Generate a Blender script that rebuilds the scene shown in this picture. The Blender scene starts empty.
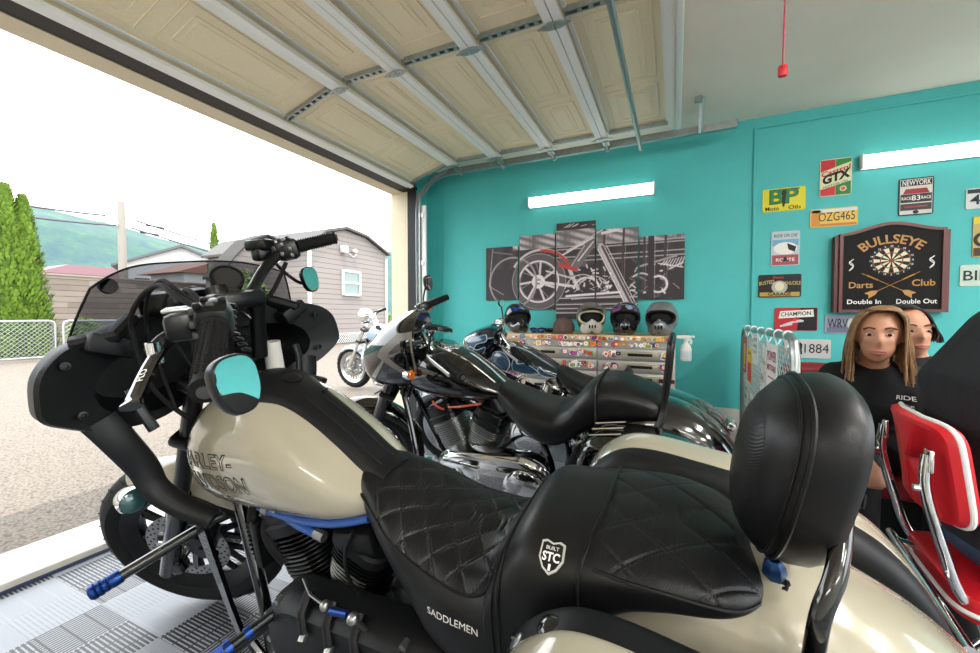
import bpy, bmesh, math, random
from mathutils import Vector, Matrix, noise
from mathutils.bvhtree import BVHTree
C = bpy.context.scene
COL = C.collection
random.seed(7)
PI = math.pi
def R(d): return math.radians(d)

# ------------------------------------------------------------------ camera
cam_d = bpy.data.cameras.new('camera'); cam = bpy.data.objects.new('camera', cam_d); COL.objects.link(cam)
cam_d.sensor_width = 36; cam_d.lens = 406.0*36/980; cam_d.clip_start = .02; cam_d.clip_end = 3000
cam.location = (0, 0, 1.15); cam.rotation_euler = (R(90-1.6), 0, R(24.55))
C.camera = cam
# ------------------------------------------------------------------ sky, sun, exposure
C.view_settings.view_transform = 'Standard'; C.view_settings.look = 'None'
C.view_settings.exposure = 0.95; C.view_settings.gamma = 1.0
w = bpy.data.worlds.new('sky'); C.world = w; w.use_nodes = True
bg = w.node_tree.nodes['Background']
bg.inputs[0].default_value = (.93, .97, 1.0, 1); bg.inputs[1].default_value = 2.7
sun_d = bpy.data.lights.new('sun', 'SUN'); sun = bpy.data.objects.new('sun', sun_d); COL.objects.link(sun)
sun_d.energy = 2.3; sun_d.angle = R(.6); sun_d.color = (1, .95, .86)
sun.rotation_euler = Vector((-.20, .22, -1)).to_track_quat('-Z', 'Y').to_euler()
C.cycles.max_bounces = 8; C.cycles.diffuse_bounces = 5; C.cycles.glossy_bounces = 4; C.cycles.transmission_bounces = 8
C.cycles.sample_clamp_indirect = 6

# ------------------------------------------------------------------ materials
def lin(h):
    h = h.lstrip('#'); o = []
    for i in (0, 2, 4):
        c = int(h[i:i+2], 16)/255; o.append(c/12.92 if c <= .04045 else ((c+.055)/1.055)**2.4)
    return (*o, 1)
class NT:
    def __init__(s, m): s.t = m.node_tree; s.n = s.t.nodes; s.b = s.n['Principled BSDF']
    def add(s, typ, **kw):
        n = s.n.new(typ)
        for k, v in kw.items(): setattr(n, k, v)
        return n
    def link(s, a, b): s.t.links.new(a, b)
    def setin(s, n, i, v):
        if v is None: return
        if hasattr(v, 'is_linked') or hasattr(v, 'links'): s.link(v, n.inputs[i])
        else: n.inputs[i].default_value = v
    def m(s, op, a, b=None, c=None):
        n = s.add('ShaderNodeMath', operation=op); s.setin(n, 0, a); s.setin(n, 1, b); s.setin(n, 2, c); return n.outputs[0]
    def mix(s, f, a, b):
        n = s.add('ShaderNodeMix', data_type='RGBA'); s.setin(n, 0, f); s.setin(n, 6, a); s.setin(n, 7, b); return n.outputs[2]
    def co(s, kind='Object'): return s.add('ShaderNodeTexCoord').outputs[kind]
    def noise(s, scale, detail=4, vec=None, rough=.6):
        n = s.add('ShaderNodeTexNoise'); n.inputs['Scale'].default_value = scale; n.inputs['Detail'].default_value = detail
        n.inputs['Roughness'].default_value = rough; s.link(vec or s.co(), n.inputs['Vector']); return n.outputs[0]
    def bump(s, h, strength, dist=.01):
        n = s.add('ShaderNodeBump'); n.inputs['Strength'].default_value = strength; n.inputs['Distance'].default_value = dist
        s.link(h, n.inputs['Height']); s.link(n.outputs[0], s.b.inputs['Normal'])
    def ramp(s, f, stops):
        n = s.add('ShaderNodeValToRGB'); e = n.color_ramp.elements
        while len(e) < len(stops): e.new(.5)
        for k, (p, c) in zip(e, stops): k.position = p; k.color = c
        s.link(f, n.inputs[0]); return n.outputs[0]
MATS = {}
def mat(name, col='808080', rough=.5, metal=0, coat=0, bump=None, vary=None, spec=.5, emit=None):
    if name in MATS: return MATS[name]
    m = bpy.data.materials.new(name); m.use_nodes = True; t = NT(m); b = t.b
    c = lin(col) if isinstance(col, str) else col
    b.inputs['Base Color'].default_value = c; b.inputs['Roughness'].default_value = rough; b.inputs['Metallic'].default_value = metal
    b.inputs['Coat Weight'].default_value = coat; b.inputs['Coat Roughness'].default_value = .04; b.inputs['Specular IOR Level'].default_value = spec
    if vary:
        f = t.noise(vary[0], 5); c2 = tuple(min(1, x*(1+vary[1])) for x in c[:3])+(1,); c1 = tuple(x*(1-vary[1]) for x in c[:3])+(1,)
        t.link(t.ramp(f, [(.3, c1), (.7, c2)]), b.inputs['Base Color'])
    if bump: t.bump(t.noise(bump[0], 3), bump[1], bump[2] if len(bump) > 2 else .002)
    if emit: b.inputs['Emission Color'].default_value = c; b.inputs['Emission Strength'].default_value = emit
    MATS[name] = m; return m
def attr_mat(name, rough=.5, coat=0, bump=None):
    if name in MATS: return MATS[name]
    m = mat(name, 'ffffff', rough, coat=coat, bump=bump); t = NT(m); a = t.add('ShaderNodeVertexColor', layer_name='Col')
    t.link(a.outputs[0], t.b.inputs['Base Color']); return m
M_TEAL = mat('teal_wall_paint', '45b3b2', .6, vary=(3, .05), bump=(160, .12, .002))
M_CEIL = mat('ceiling_paint', 'f4ebdf', .8, vary=(2, .03))
M_WALLW = mat('white_plaster', 'eae6dc', .8, vary=(2, .03))
M_CONC = mat('concrete', 'cfcbc2', .85, vary=(6, .08), bump=(60, .2, .003))
M_GALV = mat('galvanised_steel', 'aeb4b4', .38, .9, vary=(25, .14))
M_WSTEEL = mat('white_steel', 'f0f0ee', .42)
M_CHROME = mat('chrome', 'e4e4e4', .07, 1)
M_ALU = mat('brushed_aluminium', 'a8a9a8', .32, .95)
M_DALU = mat('grey_aluminium', '6c6c6b', .38, .85)
M_BLACK = mat('gloss_black_paint', '050506', .12, coat=1)
M_MBLACK = mat('matte_black_plastic', '0b0c0f', .5, bump=(700, .12, .0005), spec=.3)
M_SATIN = mat('satin_black_metal', '08080a', .3, spec=.4)
M_RUBBER = mat('rubber', '0c0c0d', .8, vary=(8, .2), spec=.3)
M_CREAM = mat('cream_paint', 'a39c89', .2, coat=1)
M_BLUEM = mat('blue_anodised', '17397a', .3, .7)
M_RED = mat('red_vinyl', 'c51522', .42, bump=(300, .08, .001))
M_WHITEV = mat('white_vinyl', 'ecebe8', .4)
M_AMBER = mat('amber_lens', 'e06a10', .15, coat=1)
M_REDL = mat('red_lens', '9c1018', .15, coat=1)
M_MIRROR = mat('mirror_glass', 'f2f2f2', .01, 1)
M_WOODTOP = mat('birch_wood', 'cbab82', .5, vary=(9, .12))
M_WHITE = mat('white_print', 'ecebe6', .5)
M_DARK = mat('black_print', '0d0d0d', .55, spec=.25)
def glass(name, col, rough=.02, ior=1.2):
    if name in MATS: return MATS[name]
    m = mat(name, col, rough); b = NT(m).b; b.inputs['Transmission Weight'].default_value = 1; b.inputs['IOR'].default_value = ior; return m
M_SMOKE = glass('smoked_acrylic', '8d9095', .02, 1.1)
M_CLEAR = glass('clear_plastic', 'f0f4f4', .03, 1.2)

# ------------------------------------------------------------------ mesh builder
def V(*a): return Vector(a)
def frame(axis):
    a = Vector(axis).normalized(); h = V(0, 0, 1) if abs(a.z) < .9 else V(1, 0, 0)
    x = h.cross(a).normalized(); return x, a.cross(x), a
def se(n, hw, hh, p=2.0, p2=None, ph=0):
    o = []
    for i in range(n):
        t = 2*PI*i/n+ph; c, s = math.cos(t), math.sin(t)
        o.append((hw*math.copysign(abs(c)**(2/p), c), hh*math.copysign(abs(s)**(2/(p2 or p)), s)))
    return o
class MB:
    def __init__(s, T=None): s.v = []; s.f = []; s.mi = []; s.T = T; s.cur = 0; s.col = None; s.cols = []
    def av(s, p):
        p = Vector(p); s.v.append(s.T @ p if s.T else p); return len(s.v)-1
    def af(s, idx): s.f.append(tuple(idx)); s.mi.append(s.cur); s.cols.append(s.col)
    def box(s, c, d, rot=None, bev=0, seg=2):
        M = Matrix.Translation(c) @ (rot.to_4x4() if rot else Matrix())
        if bev <= 0:
            i = [s.av(M @ V(x*d[0]/2, y*d[1]/2, z*d[2]/2)) for x in (-1, 1) for y in (-1, 1) for z in (-1, 1)]
            for q in ((0, 1, 3, 2), (4, 6, 7, 5), (0, 4, 5, 1), (2, 3, 7, 6), (0, 2, 6, 4), (1, 5, 7, 3)): s.af([i[k] for k in q])
        else:
            b = bmesh.new(); bmesh.ops.create_cube(b, size=1); bmesh.ops.scale(b, vec=d, verts=b.verts)
            bmesh.ops.bevel(b, geom=b.edges[:], offset=min(bev, min(d)*.49), segments=seg, affect='EDGES', profile=.5)
            s.bm(b, M)
        return s
    def bm(s, b, M=None):
        b.verts.index_update(); o = len(s.v)
        for v in b.verts: s.av(M @ v.co if M else v.co)
        for f in b.faces: s.af([o+v.index for v in f.verts])
        b.free(); return s
    def rings(s, rings, caps=True, closed=False):
        ids = [[s.av(p) for p in r] for r in rings]; n = len(ids[0]); m = len(ids)
        for i in range(m if closed else m-1):
            a, b = ids[i], ids[(i+1) % m]
            for j in range(n): s.af((a[j], a[(j+1) % n], b[(j+1) % n], b[j]))
        if caps and not closed: s.af(ids[0][::-1]); s.af(ids[-1])
        return s
    def tube(s, pts, r, n=10, closed=False, caps=True, smooth=0):
        pts = [Vector(p) for p in pts]
        if smooth: pts = spline(pts, smooth, closed)
        m = len(pts); rr = r if callable(r) else (lambda t: r)
        tang = []
        for i in range(m):
            a = pts[(i-1) % m] if closed or i > 0 else pts[i]; b = pts[(i+1) % m] if closed or i < m-1 else pts[i]
            d = b-a; tang.append(d.normalized() if d.length > 1e-9 else V(0, 0, 1))
        x, y, _ = frame(tang[0]); out = []
        for i in range(m):
            t = tang[i]; x = (x-t*x.dot(t)).normalized(); y = t.cross(x); q = rr(i/max(1, m-1))
            rx, ry = q if isinstance(q, tuple) else (q, q)
            out.append([pts[i]+x*rx*math.cos(2*PI*k/n)+y*ry*math.sin(2*PI*k/n) for k in range(n)])
        return s.rings(out, caps, closed)
    def cyl(s, a, b, r, r2=None, n=16):
        a, b = Vector(a), Vector(b); r2 = r if r2 is None else r2
        x, y, _ = frame(b-a)
        return s.rings([[p+x*q*math.cos(2*PI*k/n)+y*q*math.sin(2*PI*k/n) for k in range(n)] for p, q in ((a, r), (b, r2))])
    def lathe(s, prof, o, axis, n=24, closed=False):
        o = Vector(o); x, y, a = frame(axis)
        return s.rings([[o+a*h+(x*math.cos(2*PI*k/n)+y*math.sin(2*PI*k/n))*max(r, 1e-5) for k in range(n)] for r, h in prof], caps=not closed, closed=closed)
    def ell(s, c, r, n=16, m=10, rot=None):
        c = Vector(c); out = []
        for i in range(m+1):
            t = PI*i/m; z = -math.cos(t); q = max(math.sin(t), 1e-4); ring = []
            for k in range(n):
                p = V(r[0]*q*math.cos(2*PI*k/n), r[1]*q*math.sin(2*PI*k/n), r[2]*z)
                ring.append(c+(rot @ p if rot else p))
            out.append(ring)
        return s.rings(out)
    def prism(s, pts, o, x, y, d):
        """outline pts (2d) in frame o,x,y extruded by vector d"""
        o, x, y, d = Vector(o), Vector(x), Vector(y), Vector(d)
        a = [s.av(o+x*p[0]+y*p[1]) for p in pts]; b = [s.av(o+x*p[0]+y*p[1]+d) for p in pts]; n = len(pts)
        s.af(a[::-1]); s.af(b)
        for i in range(n): s.af((a[i], a[(i+1) % n], b[(i+1) % n], b[i]))
        return s
    def grid(s, fn, nu, nv, thick=None):
        """open sheet fn(a,b)->Vector, a,b in 0..1; thick adds a back along offset vector fn2"""
        P = [[s.av(fn(i/nu, j/nv)) for j in range(nv+1)] for i in range(nu+1)]
        for i in range(nu):
            for j in range(nv): s.af((P[i][j], P[i+1][j], P[i+1][j+1], P[i][j+1]))
        if thick is not None:
            Q = [[s.av(fn(i/nu, j/nv)+(thick(i/nu, j/nv) if callable(thick) else Vector(thick))) for j in range(nv+1)] for i in range(nu+1)]
            for i in range(nu):
                for j in range(nv): s.af((Q[i][j], Q[i][j+1], Q[i+1][j+1], Q[i+1][j]))
            for i in range(nu):
                s.af((P[i][0], Q[i][0], Q[i+1][0], P[i+1][0])); s.af((P[i][nv], P[i+1][nv], Q[i+1][nv], Q[i][nv]))
            for j in range(nv):
                s.af((P[0][j], P[0][j+1], Q[0][j+1], Q[0][j])); s.af((P[nu][j], Q[nu][j], Q[nu][j+1], P[nu][j+1]))
        return s
    def build(s, name, mats, parent=None, smooth=35, fix=True):
        me = bpy.data.meshes.new(name); me.from_pydata([tuple(v) for v in s.v], [], s.f)
        ml = mats if isinstance(mats, (list, tuple)) else [mats]
        for m in ml: me.materials.append(m)
        if len(ml) > 1: me.polygons.foreach_set('material_index', s.mi)
        if any(c is not None for c in s.cols):
            a = me.color_attributes.new('Col', 'FLOAT_COLOR', 'CORNER'); buf = []
            for f, c in zip(s.f, s.cols): buf += list(c or (1, 1, 1, 1))*len(f)
            a.data.foreach_set('color', buf)
        if fix:
            b = bmesh.new(); b.from_mesh(me); bmesh.ops.recalc_face_normals(b, faces=b.faces[:]); b.to_mesh(me); b.free()
        if smooth:
            me.polygons.foreach_set('use_smooth', [True]*len(me.polygons)); me.set_sharp_from_angle(angle=R(smooth))
        o = bpy.data.objects.new(name, me); COL.objects.link(o)
        if parent: o.parent = parent
        return o
def spline(pts, k=6, closed=False):
    n = len(pts); out = []
    for i in range(n if closed else n-1):
        g = lambda j: pts[j % n] if closed else pts[max(0, min(n-1, j))]
        p0, p1, p2, p3 = g(i-1), g(i), g(i+1), g(i+2)
        for q in range(k):
            t = q/k; out.append(.5*((2*p1)+(p2-p0)*t+(2*p0-5*p1+4*p2-p3)*t*t+(3*p1-p0-3*p2+p3)*t**3))
    if not closed: out.append(pts[-1])
    return out
def interp(tab, u):
    """piecewise smooth table [(u, a, b, ...)] -> values at u"""
    tab = sorted(tab); 
    if u <= tab[0][0]: return tab[0][1:]
    if u >= tab[-1][0]: return tab[-1][1:]
    for i in range(len(tab)-1):
        if tab[i][0] <= u <= tab[i+1][0]:
            h = tab[i+1][0]-tab[i][0]; t = (u-tab[i][0])/h; res = []
            for k in range(1, len(tab[0])):
                def sl(j):
                    j0, j1 = max(0, j-1), min(len(tab)-1, j+1); return (tab[j1][k]-tab[j0][k])/(tab[j1][0]-tab[j0][0])
                a, b = tab[i][k], tab[i+1][k]; m0, m1 = sl(i)*h, sl(i+1)*h
                res.append((2*t**3-3*t*t+1)*a+(t**3-2*t*t+t)*m0+(-2*t**3+3*t*t)*b+(t**3-t*t)*m1)
            return tuple(res)
def tag(o, label=None, cat=None, group=None, kind=None):
    if label: o['label'] = label
    if cat: o['category'] = cat
    if group: o['group'] = group
    if kind: o['kind'] = kind
    return o
def thing(name, label, cat, loc=(0, 0, 0), rot=(0, 0, 0), group=None):
    o = bpy.data.objects.new(name, None); COL.objects.link(o); o.location = loc; o.rotation_euler = rot
    o.empty_display_size = .1; return tag(o, label, cat, group)
def struct(name, mb, m, smooth=0): return tag(mb.build(name, m, None, smooth), kind='structure')
def copy_tree(o, parent=None):
    c = o.copy(); COL.objects.link(c)
    if parent: c.parent = parent
    for ch in list(o.children): copy_tree(ch, c)
    return c
_TX = {}
def text_geo(s, size=1, align='CENTER', bold=0, space=1.0):
    """flat letters as (verts, faces) in x,y; height of capitals ~ .7*size"""
    k = (s, align, bold, space)
    if k not in _TX:
        cu = bpy.data.curves.new('t', 'FONT'); cu.body = s; cu.align_x = align; cu.align_y = 'CENTER'; cu.offset = bold; cu.space_character = space
        cu.resolution_u = 3
        ob = bpy.data.objects.new('t', cu); me = bpy.data.meshes.new_from_object(ob)
        _TX[k] = ([v.co.copy() for v in me.vertices], [tuple(p.vertices) for p in me.polygons])
        bpy.data.objects.remove(ob); bpy.data.meshes.remove(me); bpy.data.curves.remove(cu)
    vs, fs = _TX[k]; return [v*size for v in vs], fs
def add_text(mb, s, o, x, y, size, nrm, width=None, align='CENTER', bold=0, fn=None, space=1.0, shear=0):
    """letters laid in plane o,x,y, lifted along nrm; width squeezes to a given width"""
    vs, fs = text_geo(s, size, align, bold, space)
    if not vs: return
    w = max(v.x for v in vs)-min(v.x for v in vs); k = (width/w) if width else 1
    o, x, y, nrm = Vector(o), Vector(x), Vector(y), Vector(nrm); b = len(mb.v)
    for v in vs:
        px, py = v.x*k+shear*v.y, v.y
        if fn: px, py = fn(px, py)
        mb.av(o+x*px+y*py+nrm)
    for f in fs: mb.af([b+i for i in f])

# ================================================================== THE SETTING
def tile_mat():
    m = mat('rib_tile', '888888', .42); t = NT(m); p = t.add('ShaderNodeSeparateXYZ'); t.link(t.co(), p.inputs[0])
    x, y = t.m('ADD', p.outputs[0], 20.064), t.m('ADD', p.outputs[1], 20.002)     # a tile corner lies at x -1.664 y .598
    tx, ty = t.m('FLOOR', t.m('DIVIDE', x, .4)), t.m('FLOOR', t.m('DIVIDE', y, .4))
    chk = t.m('FLOORED_MODULO', t.m('ADD', tx, ty), 2)
    qx, qy = t.m('FLOOR', t.m('DIVIDE', x, .2)), t.m('FLOOR', t.m('DIVIDE', y, .2))
    par = t.m('FLOORED_MODULO', t.m('ADD', qx, qy), 2)
    s = t.m('ADD', t.m('MULTIPLY', x, par), t.m('MULTIPLY', y, t.m('SUBTRACT', 1, par)))
    o = t.m('ADD', t.m('MULTIPLY', y, par), t.m('MULTIPLY', x, t.m('SUBTRACT', 1, par)))
    rib = t.m('GREATER_THAN', t.m('FLOORED_MODULO', s, .0133), .0052)
    cross = t.m('LESS_THAN', t.m('FLOORED_MODULO', o, .0667), .006)
    rib = t.m('MAXIMUM', rib, cross)
    top = t.mix(chk, lin('0c0d10'), lin('8a8e96')); low = t.mix(chk, lin('8b8e95'), lin('7b7f86'))  # pale lines on the black tiles paint in light reflected by the ribs
    t.link(t.mix(rib, low, top), t.b.inputs['Base Color']); t.bump(rib, .6, .006); return m
def asphalt():
    m = mat('asphalt', '8a7f72', .9); t = NT(m)
    a = t.noise(120, 2); b = t.noise(1.2, 4); v = t.add('ShaderNodeTexVoronoi'); v.inputs['Scale'].default_value = 62; t.link(t.co(), v.inputs['Vector'])
    c = t.ramp(v.outputs['Distance'], [(0, lin('837a70')), (.6, lin('5f574f')), (1, lin('2c2723'))])
    c = t.mix(t.m('MULTIPLY', b, .35), c, lin('776e62')); t.link(c, t.b.inputs['Base Color']); t.bump(v.outputs['Distance'], .5, .006); return m
X0, X1, Y0, Y1, ZC = -2.52, 4.2, -2.6, 3.86, 2.715
XO = -2.84
m = MB(); m.box(((X0+X1)/2, (Y0+Y1)/2, -.05), (X1-X0, Y1-Y0, .1)); struct('floor', m, tile_mat())
m = MB(); m.box(((XO+X1)/2, (Y0+Y1)/2, ZC+.06), (X1-XO+.2, Y1-Y0+.2, .12)); struct('ceiling', m, M_CEIL)
m = MB(); m.box(((XO+X1)/2, Y1+.08, 1.55), (X1-XO, .16, 2.34)); struct('wall_back', m, M_TEAL)
m = MB(); m.box(((XO+X1)/2, Y1+.075, .19), (X1-XO, .17, .378)); struct('baseboard_back', m, M_CONC)
m = MB(); m.box((X1+.08, (Y0+Y1)/2, 2.60), (.16, Y1-Y0+.3, .24)); m.box((X1+.08, Y1-.1, 1.36), (.16, .5, 2.72)); m.box((X1+.08, Y0+.15, 1.36), (.16, .5, 2.72)); struct('wall_right', m, M_TEAL)  # wide doorway added here, out of view, to let in more daylight
m = MB(); m.box(((XO+X1)/2, Y0-.08, 1.36), (X1-XO, .16, 2.72)); struct('wall_front', m, M_WALLW)
YA, YB = -1.25, 3.62                                                   # the door opening
m = MB(); m.box(((XO+X0)/2, (YB+Y1+.16)/2, 1.36), (X0-XO, Y1+.16-YB, 2.72)); m.box(((XO+X0)/2, (Y0+YA)/2, 1.36), (X0-XO, YA-Y0, 2.72))
m.box((-2.76, (YA+YB)/2, 2.60), (.16, YB-YA+.1, .27)); m.box((-2.66, (YA+YB)/2, 2.64), (.3, YB-YA, .19))
m.box((-2.835, 1.3, 3.0), (.15, 7, .55)); struct('wall_left', m, mat('beige_render', 'd9cdb4', .8, vary=(5, .04)))
m = MB(); m.box((X0-.012, (YB+Y1)/2, 1.36), (.03, Y1-YB, 2.7)); m.box((X0+.055, Y1-.006, 1.55), (.13, .012, 2.33)); struct('trim_1', m, M_TEAL)
m = MB(); m.box((-2.675, (YA+YB)/2, .012), (.33, YB-YA, .06), bev=.008); struct('trim_2', m, M_CONC)       # sill across the opening
m = MB(); m.box((-2.515, (YA+YB)/2, .006), (.03, YB-YA, .014)); struct('trim_3', m, mat('tile_edging', '39405c', .5))
m = MB(); m.box((.561, Y1-.008, 1.51), (.022, .02, 2.25), bev=.006); m.box((2.38, Y1-.008, 2.636), (3.64, .02, .02), bev=.006); struct('trim_4', m, M_TEAL)
m = MB(); m.box((-2.33, Y1-.004, 1.5), (.016, .01, 2.3)); struct('trim_5', m, M_TEAL)
m = MB(); m.box((-2.59, (YA+YB)/2, 2.485), (.18, YB-YA, .03)); m.box((-2.56, YB-.012, 1.24), (.1, .02, 2.45)); struct('trim_6', m, mat('dark_strip', '0e0d12', .6))  # dark strip between bottom rail and soffit, and down the jamb
m = MB(); m.box((-60, 10, -.06), (114.4, 160, .06)); m.box((32.3, 10, -.06), (56, 160, .06)); struct('ground', m, asphalt())

# ------------------------------------------------------------------ open sectional garage door under the ceiling
M_DOORP = mat('door_beige', 'eedfc0', .5, vary=(90, .05), bump=(300, .25, .002))
gd = thing('garage_door', 'beige sectional garage door rolled up open under the ceiling', 'garage door', (-1, 1.1, 2.6))
DY0, DY1 = -1.15, 3.42
ribs = [-.02, -.555, -1.015, -1.50, -1.945]
def gx(x): return x+1
def gy(y): return y-1.1
def section(pa, pb, first=False):
    """one door section between profile points pa (x,z) and pb (x,z)"""
    a, b = V(pa[0], 0, pa[1]), V(pb[0], 0, pb[1]); d = b-a; L = d.length; d.normalize(); nrm = V(d.z, 0, -d.x); nrm = nrm if nrm.z < 0 else -nrm
    T = Matrix(((d.x, 0, nrm.x, a.x+1), (0, 1, 0, -1.1), (d.z, 0, nrm.z, a.z-2.6), (0, 0, 0, 1)))
    s = MB(T); s.box((L/2, (DY0+DY1)/2, -.02), (L-.004, DY1-DY0, .03))
    for y0, y1 in ((2.82, 3.30), (2.05, 2.74), (1.16, 1.85), (.62, 1.08), (-.1, .54), (-1.05, -.2)):
        x0, x1 = .105, L-.115
        for o, h, wd in ((0, .003, .008), (.055, .002, .006)):
            xa, xb, ya, yb = x0+o, x1-o, y0+o, y1-o
            s.box(((xa+xb)/2, ya, h/2-.005), (xb-xa, wd, h+.004), bev=.003, seg=1); s.box(((xa+xb)/2, yb, h/2-.005), (xb-xa, wd, h+.004), bev=.003, seg=1)
            s.box((xa, (ya+yb)/2, h/2-.005), (wd, yb-ya, h+.004), bev=.003, seg=1); s.box((xb, (ya+yb)/2, h/2-.005), (wd, yb-ya, h+.004), bev=.003, seg=1)
        s.box(((x0+x1)/2, (y0+y1)/2, -.004), (x1-x0-.16, y1-y0-.16, .0035), bev=.0015, seg=1)
    sec = s.build('door_section', M_DOORP, gd)
    r = MB(T)
    for x in (.024, L-.024): r.box((x, (DY0+DY1)/2, .050), (.044, DY1-DY0, .005)); r.box((x+.0205, (DY0+DY1)/2, .022), (.003, DY1-DY0, .056)); r.box((x-.0205, (DY0+DY1)/2, .043), (.003, DY1-DY0, .014))
    for x in (.052, L-.056): r.box((x, (DY0+DY1)/2, -.002), (.02, DY1-DY0, .012))
    r.build('section_rail', M_WSTEEL, sec)
    g = MB(T)
    for y in (-.9, .45, 1.95, 3.39):
        wd = .03 if y < 3 else .02
        g.box((L/2, y, .006), (L-.1, .008, .03)); g.box((L/2, y+wd, .006), (L-.1, .008, .03)); g.box((L/2, y+wd/2, -.002), (L-.1, wd, .006))
        k = int(L/.07)
        for i in range(k): g.box((.09+i*(L-.16)/k, y+wd/2, .012), (.022, wd*.8, .022))
    g.build('stile', M_GALV, sec)
    return T, L
secs = [(ribs[i], 2.62, ribs[i+1], 2.62) for i in range(4)]+[(-1.945, 2.62, -2.46, 2.475)]
for s_ in secs: section((s_[0], s_[1]), (s_[2], s_[3]))
for x in ribs[1:]:
    for y in (-.9, .45, 1.965, 3.385):
        h = MB(); z = 2.562-2.6
        h.prism([(-.085, 0), (-.03, .024), (.03, .024), (.085, 0), (.03, -.024), (-.03, -.024)], (gx(x), gy(y), z), (1, 0, 0), (0, 1, 0), (0, 0, -.006))
        for q in (-.045, -.02, .02, .045): h.cyl((gx(x)+q, gy(y), z-.004), (gx(x)+q, gy(y), z-.012), .006, n=8)
        h.cyl((gx(x), gy(y)-.02, z-.006), (gx(x), gy(y)+.02, z-.006), .006, n=8)
        if y > 3:
            h.box((gx(x)+.02, gy(3.46), z-.004), (.05, .08, .012)); h.cyl((gx(x)+.02, gy(3.44), z-.02), (gx(x)+.02, gy(3.56), z-.02), .006, n=8)
            h.cyl((gx(x)+.02, gy(3.535), z-.02), (gx(x)+.02, gy(3.555), z-.02), .022, n=12)
        h.build('hinge', M_GALV, gd)
b_ = MB(); b_.box((gx(.005), gy((DY0+DY1)/2), -.012), (.03, DY1-DY0, .075), bev=.004); b_.box((gx(-.012), gy((DY0+DY1)/2), .004), (.006, DY1-DY0, .06)); b_.build('top_rail', M_WSTEEL, gd)
b_ = MB(); b_.box((gx(-2.472), gy((DY0+DY1)/2), -.138), (.05, DY1-DY0, .04), rot=Matrix.Rotation(R(-20), 3, 'Y'), bev=.008); b_.build('bottom_rail', M_WSTEEL, gd)

tr = thing('door_track', 'galvanised steel track guiding the garage door along the teal wall', 'door track', (-2.47, 3.6, 0))
pts = [V(0, .0, 0), V(0, 0, 1.2), V(0, 0, 2.30), V(.05, 0, 2.42), V(.16, 0, 2.53), V(.34, 0, 2.59), V(.6, 0, 2.598), V(1.8, 0, 2.598), V(2.88, 0, 2.598)]
def channel(pts, w, d, parent, name):
    mb = MB(); P = spline(pts, 5)
    for off, ww, dd in ((0, .006, d),):
        for e, sx in ((-w/2, 1), (w/2, -1)):
            rg = []
            for i, p in enumerate(P):
                t = (P[min(i+1, len(P)-1)]-P[max(i-1, 0)]).normalized(); n = V(-t.z, 0, t.x)
                q = p+n*e; rg.append([q+V(0, -d/2, 0), q+V(0, d/2, 0), q+V(0, d/2, 0)+n*sx*.005, q+V(0, -d/2, 0)+n*sx*.005])
            mb.rings(rg)
        rg = []
        for i, p in enumerate(P):
            t = (P[min(i+1, len(P)-1)]-P[max(i-1, 0)]).normalized(); n = V(-t.z, 0, t.x)
            rg.append([p+n*(-w/2)+V(0, d/2, 0), p+n*(w/2)+V(0, d/2, 0), p+n*(w/2)+V(0, d/2+.004, 0), p+n*(-w/2)+V(0, d/2+.004, 0)])
        mb.rings(rg)
    return mb.build(name, M_GALV, parent)
channel(pts, .05, .03, tr, 'channel')
m = MB(); m.box((1.62, -.01, 2.565), (2.5, .035, .006)); m.box((1.62, -.028, 2.59), (2.5, .005, .055)); m.build('angle_iron', M_GALV, tr)
m = MB(); m.box((.055, .02, 1.15), (.05, .02, 2.3)); m.build('wall_angle', M_WSTEEL, tr)
m = MB(); m.tube([(2.63, -.04, 2.56), (2.63, -.28, 2.712)], .016, n=4); m.box((2.60, -.30, 2.695), (.05, .03, .04)); m.cyl((2.63, -.06, 2.575), (2.63, -.03, 2.575), .012, n=8)
m.build('hanger', M_GALV, tr)
for z in (.5, 1.1, 1.7, 2.2):
    m = MB(); m.box((.03, .015, z), (.06, .03, .05)); m.build('wall_bracket', M_GALV, tr)
tt = MB(); tt.cyl((-.27, -1.1, 2.49), (-.27, 3.52, 2.49), .017, n=14); tag(tt.build('torsion_tube', mat('grey_pipe', '8a9594', .4, .6)), 'grey steel pipe running below the open beige garage door', 'pipe')
pc = thing('pull_cord', 'red pull cord hanging from the ceiling with a red handle', 'pull cord', (.40, 2.10, 2.18))
m = MB(); m.tube([(0, 0, .03), (.004, .002, .3), (.007, .004, .535)], .004, n=6); m.build('cord', mat('red_cord', 'b04a55', .6), pc)
m = MB(); m.box((0, 0, 0), (.034, .026, .048), bev=.008); m.cyl((0, -.017, .015), (0, .017, .015), .006, n=8); m.build('handle', mat('red_plastic', 'd02a35', .35), pc)

# ------------------------------------------------------------------ lamps: the back wall pair, plus unseen ones added to brighten the room
def batten(x0, x1, y, z, out, label, on=16.0, grp=None):
    t = thing('wall_light', label, 'wall light', ((x0+x1)/2, y, z)); L = x1-x0; s = -1 if out < 0 else 1
    m = MB(); m.box((0, s*.014, 0), (L, .026, .10), bev=.006); m.build('base', M_WSTEEL, t)
    m = MB(); m.rings([[V(x, s*(.02+.052*math.cos(a)), .05*math.sin(a)) for a in [R(-90+15*k) for k in range(13)]]+[V(x, s*.018, .05), V(x, s*.018, -.05)] for x in (-L/2+.012, L/2-.012)])
    dm = mat('lit_diffuser_%d' % on, 'fffdf8', .4, emit=on); m.build('diffuser', dm, t)
    for q in (-1, 1):
        m = MB(); m.box((q*(L/2-.006), s*.034, 0), (.012, .066, .104), bev=.004); m.build('end_cap', M_WSTEEL, t)
batten(-1.327, -.177, Y1, 2.257, -1, 'lit white batten light on the teal wall above the motorcycle canvas prints', 1.7)
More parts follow.
